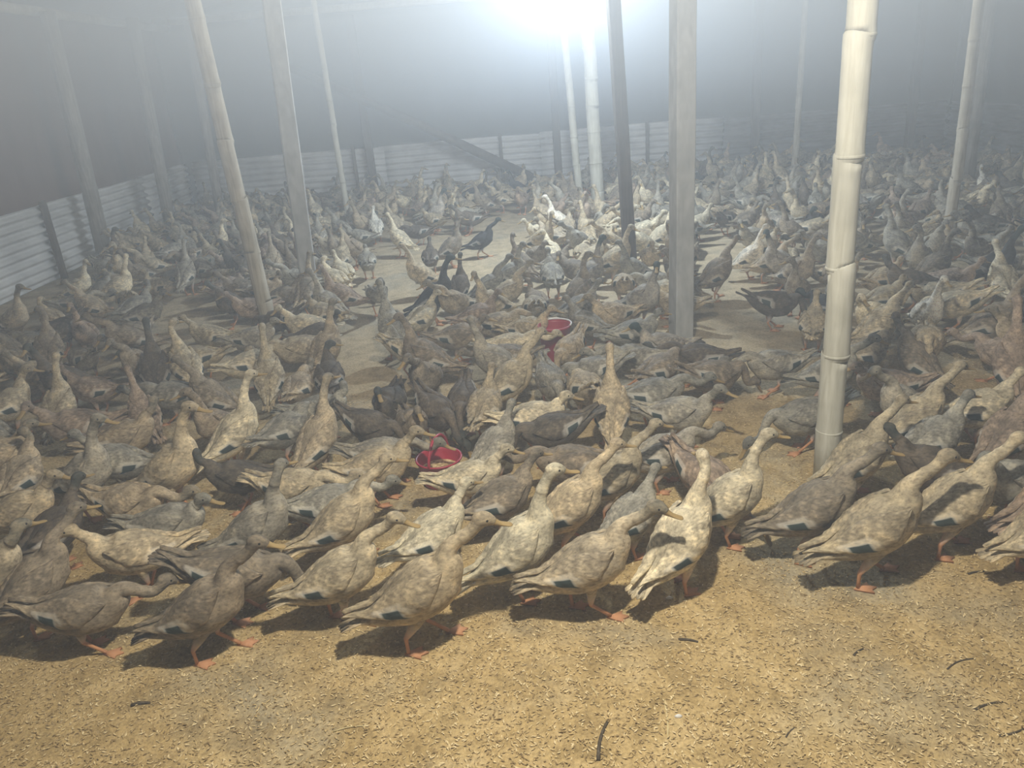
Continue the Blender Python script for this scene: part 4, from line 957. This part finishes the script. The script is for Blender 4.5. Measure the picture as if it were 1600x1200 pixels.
FAR = '''2.842 6.856 179 F b 0.867;-0.757 8.687 27 U g 0.866;-2.428 3.276 169 W g 0.803;3.207 6.044 196 W r 0.837;1.606 8.243 185 U p 0.808;2.699 7.098 94 U t 0.832;4.161 7.619 287 H x 0.894;0.64 6.012 70 L t 0.791;2.948 8.075 348 N g 0.808;-3.973 8.705 132 W p 0.892;-2.131 9.21 131 U p 0.828;-1.454 6.844 248 U b 0.805;1.028 7.582 123 U t 0.857;-3.084 7.646 133 V g 0.814;-2.782 5.582 123 F t 0.877;0.396 6.056 101 M p 0.836;4.542 8.146 124 V x 0.832;0.967 4.63 7 m p 0.853;-2.718 7.486 69 v p 0.836;-3.159 8.394 203 W r 0.881;2.924 8.497 156 M x 0.849;1.582 7.704 71 U g 0.792;-1.572 7.201 212 H t 0.825;-3.365 8.15 122 U t 0.846;2.688 8.388 353 v g 0.908;0.551 7.997 347 M r 0.876;1.357 5.512 64 w x 0.896;3.757 6.176 166 V g 0.905;-3.744 8.261 171 H x 0.904;0.865 8.788 93 U b 0.84;-1.132 9.489 249 M p 0.827;-2.573 7.219 129 N b 0.897;0.453 7.791 135 v x 0.841;1.941 5.612 36 H t 0.884;3.536 6.111 306 U g 0.852;-2.328 6.619 215 N r 0.822;2.026 7.229 204 L x 0.824;3.261 7.797 219 v t 0.898;-3.772 7.999 172 N t 0.865;0.672 5.694 50 m t 0.879;-3.763 7.819 177 w t 0.827;5.154 8.152 216 F x 0.854;-0.334 8.646 127 H x 0.888;0.109 9.625 130 M t 0.886;-2.603 6.947 133 W t 0.826;4.426 7.833 186 L g 0.86;2.473 7.702 164 v g 0.806;2.176 7.823 132 m g 0.862;0.742 8.254 146 W g 0.906;-3.042 8.671 177 W r 0.893;-2.619 6.656 205 F g 0.87;2.412 6.605 147 M g 0.828;-0.885 8.85 356 m r 0.802;2.391 6.419 317 F h 0.822;-3.444 9.146 213 w g 0.809;0.367 6.945 200 N p 0.788;-1.12 9.947 23 U b 0.792;-2.602 7.733 130 V g 0.802;2.641 6.413 238 M k 0.832;-3.756 7.489 325 V d 0.892;2.477 9.055 51 H t 0.862;-2.213 6.068 131 F t 0.871;4.393 6.573 157 N g 0.808;4.598 7.63 93 M b 0.905;-2.988 8.242 51 v g 0.86;4.26 6.983 284 N b 0.871;2.331 7.04 241 M x 0.845;1.306 7.766 331 v t 0.886;2.703 9.627 158 U x 0.859;-2.057 6.797 101 M r 0.909;3.505 7.351 314 l x 0.889;1.838 7.008 184 U g 0.847;2.71 5.695 247 N b 0.846;1.735 9.374 312 V g 0.857;0.28 9.708 160 V k 0.846;-3.203 6.959 105 W t 0.831;2.653 8.838 359 v g 0.908;-1.355 10.093 174 U g 0.887;3.736 10.213 181 v b 0.87;1.211 5.214 118 N b 0.802;4.623 7.271 192 V w 0.809;3.296 7.637 223 N g 0.886;-1.205 8.839 300 w t 0.826;-0.519 9.612 131 v x 0.843;0.48 7.506 214 N t 0.809;2.329 8.049 200 N b 0.814;1.622 6.524 176 M g 0.825;-3.158 7.86 17 W t 0.801;-0.332 8.075 233 M g 0.901;-0.648 8.992 90 V x 0.906;-1.408 6.172 164 H g 0.869;0.299 9.353 189 F x 0.864;2.382 5.638 161 L d 0.848;3.827 6.838 318 L b 0.8;-2.898 7.711 146 N g 0.838;0.859 9.163 207 U b 0.836;-1.321 9.59 349 V x 0.835;-3.341 6.429 322 N g 0.79;4.425 6.746 155 H t 0.849;-1.409 9.806 153 V t 0.812;-2.834 9.857 199 V t 0.874;0.312 10.164 302 v x 0.885;-3.904 10.723 118 U g 0.871;-2.315 7.002 125 M b 0.863;4.139 7.895 331 N b 0.791;4.78 8.301 254 H t 0.84;4.199 8.434 20 N b 0.889;0.888 7.866 141 H b 0.886;4.249 8.167 164 L p 0.836;-2.373 8.224 254 V g 0.878;0.977 7.245 267 M g 0.894;5.336 8.086 221 U b 0.865;1.296 8.125 23 M r 0.907;-1.608 9.128 13 U x 0.791;2.142 5.64 80 S t 0.883;-2.063 6.186 104 M g 0.848;-3.729 7.243 317 m x 0.805;3.741 7.269 54 L b 0.898;2.879 7.611 47 w g 0.835;3.21 8.021 38 w b 0.837;-1.827 5.977 153 l t 0.812;3.983 6.595 90 F t 0.875;-1.823 10.489 58 W h 0.89;0.554 9.028 343 V x 0.798;-1.993 9.26 125 H b 0.909;0.943 6.47 271 H t 0.886;1.77 8.798 90 M g 0.849;3.627 9.043 297 v p 0.895;3.89 7.004 314 T g 0.803;-2.721 8.481 344 U t 0.897;4.343 8.755 129 W b 0.798;1.344 5.797 218 V b 0.833;-0.44 8.27 262 U p 0.788;-1.57 8.491 276 U g 0.881;1.145 10.312 34 V g 0.837;0.841 5.939 241 T x 0.814;3.472 6.723 77 N r 0.842;3.6 7.734 46 W b 0.796;0.509 8.663 232 U g 0.852;-2.243 10.291 181 T d 0.889;-3.116 6.212 155 H t 0.84;-1.342 8.339 193 N b 0.821;4.594 6.863 297 N g 0.833;3.03 8.215 348 U g 0.796;-0.186 9.62 45 V d 0.862;1.08 6.868 29 m p 0.887;-2.373 7.907 20 N b 0.902;4.844 8.677 132 F h 0.808;-2.734 8.993 16 m g 0.859;2.907 9.774 184 m g 0.864;-2.143 9.854 212 N b 0.845;-1.089 10.756 351 U p 0.831;-2.108 7.934 132 v t 0.849;5.393 8.583 43 m x 0.826;3.841 9.142 246 w d 0.898;-1.315 9.182 226 L t 0.836;2.721 10.158 48 v d 0.89;-1.639 6.395 147 U r 0.818;1.735 8.053 60 T g 0.83;1.311 8.475 44 v b 0.906;3.358 8.54 116 v b 0.842;-0.888 9.607 247 U t 0.801;1.161 9.881 349 M g 0.828;2.486 5.798 190 L b 0.83;-3.417 8.546 175 N p 0.84;-4 10.124 236 m x 0.906;1.528 10.29 207 T r 0.849;-0.504 8.893 77 w t 0.802;4.012 10.237 127 U g 0.863;0.949 8.31 109 N x 0.817;4.565 8.847 204 T g 0.831;-0.879 9.079 316 v t 0.797;2.054 9.55 198 M g 0.813;1.966 10.439 75 T t 0.895;3.779 7.604 234 L b 0.842;-1.668 10.21 131 m x 0.888;4.063 8.827 334 w t 0.868;-3.22 9.308 272 U x 0.848;3.06 10.277 173 N t 0.874;-1.929 7.381 133 V p 0.829;-1.823 8.246 134 m p 0.807;1.153 6.73 200 W t 0.83;3.268 6.976 81 l h 0.901;1.608 7.425 206 F g 0.801;-2.2 7.441 211 V g 0.827;0.558 8.428 245 N x 0.883;-3.581 9.978 195 m d 0.885;4.078 5.782 178 U g 0.817;-1.864 8.6 50 l t 0.824;-0.26 10.246 352 v p 0.797;-2.016 10.161 256 H b 0.866;-2.905 3.844 224 N x 0.883;0.696 8.115 325 L t 0.8;-2.254 8.699 159 v b 0.827;2.689 9.869 28 w d 0.828;1.385 9.919 106 N g 0.854;0.049 10.14 260 v d 0.831;4.603 8.598 60 v b 0.804;-1.588 9.502 338 m r 0.827;2.173 10.277 223 T t 0.897;-0.599 10.365 106 U x 0.883;-0.529 10.551 143 L b 0.837;-3.604 10.747 148 W g 0.806;1.939 7.58 121 M t 0.856;1.323 8.884 323 N p 0.838;-2.184 10.631 51 U g 0.88;2.112 4.751 257 m b 0.81;-1.683 6.756 147 V d 0.815;-3.444 7.175 58 F d 0.892;4.809 7.571 272 N b 0.79;-3.538 8.694 178 V b 0.844;4.73 9.346 2 m d 0.84;5.156 7.872 343 v d 0.793;2.829 8.663 205 V d 0.85;5.252 9.289 339 L r 0.847;2.636 9.348 278 N d 0.828;2.879 6.192 87 U g 0.817;3.026 6.687 200 N x 0.884;-1.43 8.164 14 H d 0.829;5.435 8.362 203 T t 0.884;-1.369 8.671 254 m x 0.794;-0.306 9.808 223 F k 0.797;-2.044 10.564 233 U g 0.819;-0.72 10.737 56 U t 0.854;1.197 6.403 4 F x 0.809;-2.574 8.829 79 M t 0.797;4.889 8.951 266 W r 0.801;-0.15 8.979 160 F d 0.798;0.558 9.23 186 M x 0.857;3.597 9.38 358 L g 0.893;-3.327 9.796 126 N x 0.797;2.257 10.764 283 W h 0.846;-1.829 7.947 192 l x 0.906;5.172 8.907 2 m t 0.876;3.163 9.28 187 V k 0.887;0.658 10.179 194 M x 0.84;-3.149 10.377 192 M t 0.901;-0.972 8.134 115 S t 0.852;3.661 8.548 21 V r 0.863;-2.879 10.4 102 L b 0.824;-3.589 8.947 149 M d 0.811;-0.079 9.363 244 M g 0.796;-1.833 9.964 96 m g 0.798;-2.296 7.743 183 m p 0.894;-2.319 8.939 178 U d 0.893;0.604 9.667 131 F g 0.882;-2.738 7.92 227 H b 0.86;-0.669 8.487 122 N b 0.821;-3.169 8.923 107 w g 0.877;-2.145 9.63 180 M g 0.839;-3.894 9.927 47 T g 0.829;2.748 10.399 210 N b 0.858;-1.09 10.496 252 m t 0.858;1.33 9.122 296 F t 0.845;-0.285 9.274 248 H t 0.806;2.426 7.357 316 S x 0.824;2.281 8.415 129 L x 0.843;2.424 9.309 85 L k 0.803;1.919 9.78 19 L x 0.905;-1.762 9.391 138 V t 0.867;4.003 9.85 255 W b 0.806;0.757 9.959 168 L x 0.868;2.978 6.444 212 H t 0.838;1.475 6.842 298 N t 0.824;1.97 8.406 149 N p 0.899;1.678 8.508 191 H r 0.836;1.576 9.165 56 M g 0.875;3.007 10.074 36 N g 0.803;-3.395 7.507 159 S g 0.834;5.665 8.603 190 H p 0.882;3.614 8.747 216 M g 0.874;3.326 10.422 5 L h 0.841;1.62 10.65 85 T g 0.891;-3.289 10.792 186 N d 0.904;-3.996 8.347 216 N t 0.82;5.72 9.186 21 U g 0.792;-3.605 9.725 329 l d 0.836;-1.42 10.304 7 L t 0.882;-2.988 10.667 221 T x 0.79;-2.121 4.324 213 S d 0.792;4.039 5.54 320 L k 0.901;-2.295 7.251 343 N b 0.803;5.211 8.719 184 M g 0.881;1.911 9.224 263 L x 0.835;-3.924 9.627 233 F g 0.906;4.781 9.852 26 L w 0.873;-0.891 10.09 283 H x 0.866;0.665 7.125 15 F d 0.795;3.436 8.865 61 m d 0.856;-1.503 8.884 89 H b 0.832;1.361 7.435 266 H p 0.894;5.966 9.079 156 l b 0.804;2.909 9.112 44 N b 0.857;-3.63 9.506 172 l d 0.822;-2.748 9.626 142 H p 0.823;1.744 10.096 146 M x 0.904;-4.028 10.371 192 M b 0.814;1.86 7.813 359 M p 0.817;3.052 10.64 305 v r 0.898;2.719 3.751 27 m d 0.901;3.778 5.216 333 F t 0.899;3.488 8.057 245 V p 0.851;5.151 9.086 163 l g 0.793;-2.711 9.308 150 F g 0.851;-3.172 10.013 60 N g 0.804;-1.917 8.844 275 H g 0.878;-2.867 8.057 221 H x 0.8;0.842 9.447 61 M b 0.888;3.457 9.763 185 M b 0.828;-2.657 10.328 145 v d 0.844;1.827 10.536 85 H t 0.896;1.384 7.923 162 H x 0.803;-2.439 8.577 113 L b 0.833;4.519 9.159 158 L x 0.855;3.287 9.608 292 m b 0.843;4.905 9.652 124 F b 0.803;3.219 8.321 162 F g 0.906;3.672 8.339 216 w t 0.879;4.657 9.553 232 T b 0.854;-1.642 9.856 67 L t 0.801;2.196 9.902 283 w r 0.9;-3.4 4.927 330 F d 0.823;1.546 6.275 80 L g 0.857;-2.69 8.247 132 M b 0.843;-2.044 8.269 98 V t 0.838;-2.357 9.171 149 U x 0.796;-0.234 10.014 195 F x 0.84;3.453 10.778 222 F t 0.829;1.584 7.001 305 F g 0.81;5.171 8.484 110 L b 0.808;5.631 8.892 248 H t 0.902;1.498 9.429 73 V p 0.826;-0.63 9.855 52 H g 0.899;3.488 9.996 156 U d 0.853;0.86 9.728 213 L x 0.863;4.311 9.991 252 m g 0.86;4.179 10.325 157 M g 0.858;-1.677 10.736 188 F g 0.805;1.882 10.746 173 w t 0.901;5.455 9.505 129 N r 0.844;-3 9.516 169 M t 0.85;1.584 9.812 241 w g 0.87;-0.723 10.228 125 H g 0.831;3.618 4.983 164 m g 0.817;2.038 8.058 262 m b 0.797;2.809 9.304 282 T g 0.85;-3.619 9.328 154 L g 0.809;-2.446 10.07 93 m t 0.82;-2.979 10.17 125 N x 0.902;2.194 9.079 176 M g 0.831;5.113 9.823 57 F g 0.889;3.833 10.486 191 L t 0.831;4.022 7.21 325 S b 0.794;4.326 7.371 356 S t 0.828;-0.847 9.273 334 H x 0.808;3.49 10.297 39 N x 0.874;-2.721 10.618 235 m r 0.832;3.889 8.308 28 M b 0.904;-2.482 9.399 185 l g 0.871;-3.717 10.414 125 L p 0.816;-2.82 6.904 104 F b 0.796;2.833 7.824 207 S d 0.802;2.065 8.797 4 H d 0.834;-3.846 9.42 86 l t 0.877;5.236 9.631 69 v d 0.854;5.296 9.999 120 L b 0.905;2.348 10.191 211 N x 0.797;-2.499 10.597 228 U r 0.891;3.917 9.449 36 N p 0.796;1.213 9.478 92 l g 0.824;4.428 10.481 28 m p 0.883;4.207 10.578 177 L g 0.835;3.632 10.644 80 H x 0.904;3.037 4.165 80 F h 0.797;4.894 6.925 127 m t 0.87;5.532 8.035 72 W t 0.868;3.051 9.544 88 m x 0.836;-1.405 10.607 286 l b 0.847;1.99 4.393 249 F g 0.829;-1.972 7.679 221 L t 0.847;5.133 10.318 130 V r 0.881;5.532 9.721 348 N g 0.8;0.135 9.881 181 S g 0.812;1.167 7.277 68 l p 0.891;3.962 10.73 2 W t 0.852'''

rnd = random.Random(21)
protos = {}
for row in NEAR.strip().split('\n'):
    geo, label = row.split('|'); x, y, hd, po, ti, sz = geo.split(); sz = float(sz)
    if po not in protos:
        o = bpy.data.objects.new('duck', MESH[po]); protos[po] = o; COL.objects.link(o)
    else:
        o = protos[po].copy(); COL.objects.link(o)
    c_, hood = TINT[ti]; j = 1+rnd.uniform(-0.14, 0.14); wr = rnd.uniform(-0.03, 0.03)
    o.color = (c_[0]*j*(1+wr), c_[1]*j, c_[2]*j*(1-wr), hood)
    o.location = (float(x), float(y), 0.0); o.rotation_euler = (0, 0, math.radians(float(hd))); o.scale = (sz,)*3
    tag(o, label, 'duck', 'ducks of the flock on the litter floor')

# the birds past the three hundred that show largest, as one flock
def far_flock(lst):
    VV, LL, LS, CC, HH = [], [], [], [], []; nv = 0; nl = 0
    cache = {}
    for k, me in MESH.items():
        n_ = len(me.vertices); co = np.empty(n_*3); me.vertices.foreach_get('co', co)
        li = np.empty(len(me.loops), int); me.loops.foreach_get('vertex_index', li)
        ls = np.empty(len(me.polygons), int); me.polygons.foreach_get('loop_start', ls)
        ca = np.empty(n_*4); me.color_attributes['plumage'].data.foreach_get('color', ca)
        ha = np.empty(n_); me.attributes['hood'].data.foreach_get('value', ha)
        cache[k] = (co.reshape(-1, 3), li, ls, ca.reshape(-1, 4), ha)
    for (x, y, hd, po, ti, sz, _) in lst:
        co, li, ls, ca, ha = cache[po]; a = math.radians(hd); c_, s_ = math.cos(a)*sz, math.sin(a)*sz
        VV.append(np.stack([co[:, 0]*c_-co[:, 1]*s_+x, co[:, 0]*s_+co[:, 1]*c_+y, co[:, 2]*sz], 1))
        LL.append(li+nv); LS.append(ls+nl); nv += len(co); nl += len(li)
        t, hood = TINT[ti]; cc = ca.copy(); m_ = cc[:, 3] < 0.5; cc[m_, :3] *= np.array(t)*(1+rnd.uniform(-0.14, 0.14)); CC.append(cc); HH.append(ha*hood)
    V = np.concatenate(VV); L_ = np.concatenate(LL); S_ = np.concatenate(LS)
    me = bpy.data.meshes.new('distant_ducks'); me.vertices.add(len(V)); me.vertices.foreach_set('co', V.ravel())
    me.loops.add(len(L_)); me.loops.foreach_set('vertex_index', L_); me.polygons.add(len(S_)); me.polygons.foreach_set('loop_start', S_); me.update(calc_edges=True)
    me.polygons.foreach_set('use_smooth', [True]*len(S_))
    ca = me.color_attributes.new('plumage', 'FLOAT_COLOR', 'POINT'); ca.data.foreach_set('color', np.concatenate(CC).ravel())
    ha = me.attributes.new('hood', 'FLOAT', 'POINT'); ha.data.foreach_set('value', np.concatenate(HH))
    me.materials.append(M_duck)
    o = bpy.data.objects.new('distant_ducks', me); COL.objects.link(o); o.color = (1, 1, 1, 1)
    tag(o, 'hazy far part of the duck flock crowding up to the back fence', 'ducks', kind='stuff')
far_flock([(float(a), float(b), float(c), p_, t_, float(z), 0) for a, b, c, p_, t_, z in (q.split() for q in FAR.split(';'))])


# ------------------------------------------------------------------ litter details in the foreground
def flakes():
    N = 60000
    y = 1.15+2.6*np.random.rand(N)**1.35; x = (np.random.rand(N)-0.5)*(2.2+1.35*y)+0.0
    L = 0.0038+0.0050*np.random.rand(N); W = 0.0013+0.0015*np.random.rand(N); a = np.random.rand(N)*6.283; tz = (np.random.rand(N)-0.5)*0.9
    zf = floor_z(x, y, np)
    dx, dy = np.cos(a)*np.cos(tz), np.sin(a)*np.cos(tz); dz = np.abs(np.sin(tz))
    px, py = -np.sin(a), np.cos(a)
    c = np.stack([x, y, zf+0.0025+L*dz*0.5], 1); d = np.stack([dx, dy, np.sin(tz)], 1); q = np.stack([px, py, 0*px], 1)
    up_ = np.array([0, 0, 1.0])*W[:, None]*0.8
    V = np.stack([c-d*L[:, None], c-q*W[:, None], c+d*L[:, None], c+q*W[:, None], c+up_], 1).reshape(-1, 3)
    k = np.arange(N)*5
    T = np.stack([np.stack([k, k+1, k+4], 1), np.stack([k+1, k+2, k+4], 1), np.stack([k+2, k+3, k+4], 1), np.stack([k+3, k, k+4], 1)], 1).reshape(-1, 3)
    me = bpy.data.meshes.new('rice_husk'); me.vertices.add(len(V)); me.vertices.foreach_set('co', V.ravel())
    me.loops.add(len(T)*3); me.loops.foreach_set('vertex_index', T.ravel()); me.polygons.add(len(T))
    me.polygons.foreach_set('loop_start', np.arange(len(T))*3); me.update(calc_edges=True)
    me.materials.append(M_flake); o = bpy.data.objects.new('rice_husk', me); COL.objects.link(o)
    tag(o, 'loose yellow rice husk strewn over the bare front floor', 'litter', kind='stuff')
flakes()

def twig(p0, p1, r, mat, label, name='twig', group=None, bend=0.1):
    a = Vector(gp(*p0)); b = Vector(gp(*p1)); d = b-a; n = Vector((-d.y, d.x, 0))
    m = MB(); pts = []
    for i in range(6):
        s = i/5; q = d*s+n*(bend*0.6*math.sin(s*3.1)); pts.append((q.x, q.y, 0.001*math.sin(s*3.14)+r))
    m.tube(pts, [r*1.25*(1-0.35*i/5) for i in range(6)], 7); o = m.build(name, mat, None, True); o.location = (a.x, a.y, -0.004)
    tag(o, label, name.replace('_', ' '), group)
twig((935, 1188), (949, 1128), 0.0042, M_twig, 'thickest dark stick at the bottom edge of the floor, pointing away')
twig((1060, 999), (1091, 1003), 0.0036, M_twig, 'short dark stick lying level below the pale upright duck')
twig((1524, 1108), (1567, 1096), 0.0026, M_twig, 'dark twig near the right edge of the husk floor')
twig((1560, 1149), (1599, 1138), 0.0024, M_twig, 'dark twig at the bottom right edge of the frame', bend=-0.1)
twig((1480, 1045), (1524, 1028), 0.002, M_twig, 'long thin curved twig on the right of the husk floor', bend=0.16)
twig((1334, 1024), (1349, 1013), 0.0028, M_twig, 'small dark twig pointing up right, alone beside a grey patch')
twig((1228, 1152), (1241, 1137), 0.0022, M_twig, 'small dark twig near the bottom right of centre')
twig((1513, 896), (1538, 892), 0.0026, M_twig, 'small dark twig under the right end of the front duck row')
twig((205, 1102), (234, 1098), 0.004, M_twig, 'short dark stick on the bare floor at lower left')
twig((520, 1142), (572, 1133), 0.0015, M_straw, 'faint pale straw lying on the floor below the row at left', 'straw')
twig((1037, 1092), (1043, 1150), 0.0018, M_straw, 'pale upright straw on the floor at bottom centre', 'straw', bend=0.06)
twig((922, 1072), (934, 1087), 0.0018, M_straw, 'short pale straw left of the upright pale straw', 'straw')
for (x, y, s, lab) in ((1060, 1119, 0.008, 'tiny white feather scrap beside the pale upright straw'), (1046, 934, 0.009, 'tiny white feather scrap at the feet of the pale duck')):
    p = gp(x, y); m = MB()
    m.lathe((0, 0, 0), [(0.0, 0.0), (s*0.8, 0.001), (s, 0.004), (s*0.5, 0.008), (0, 0.009)], 9); o = m.build('feather_scrap', M_down, None, True)
    o.location = (p[0], p[1], -0.004); o.scale = (1.3, 0.7, 1); tag(o, lab, 'feather')
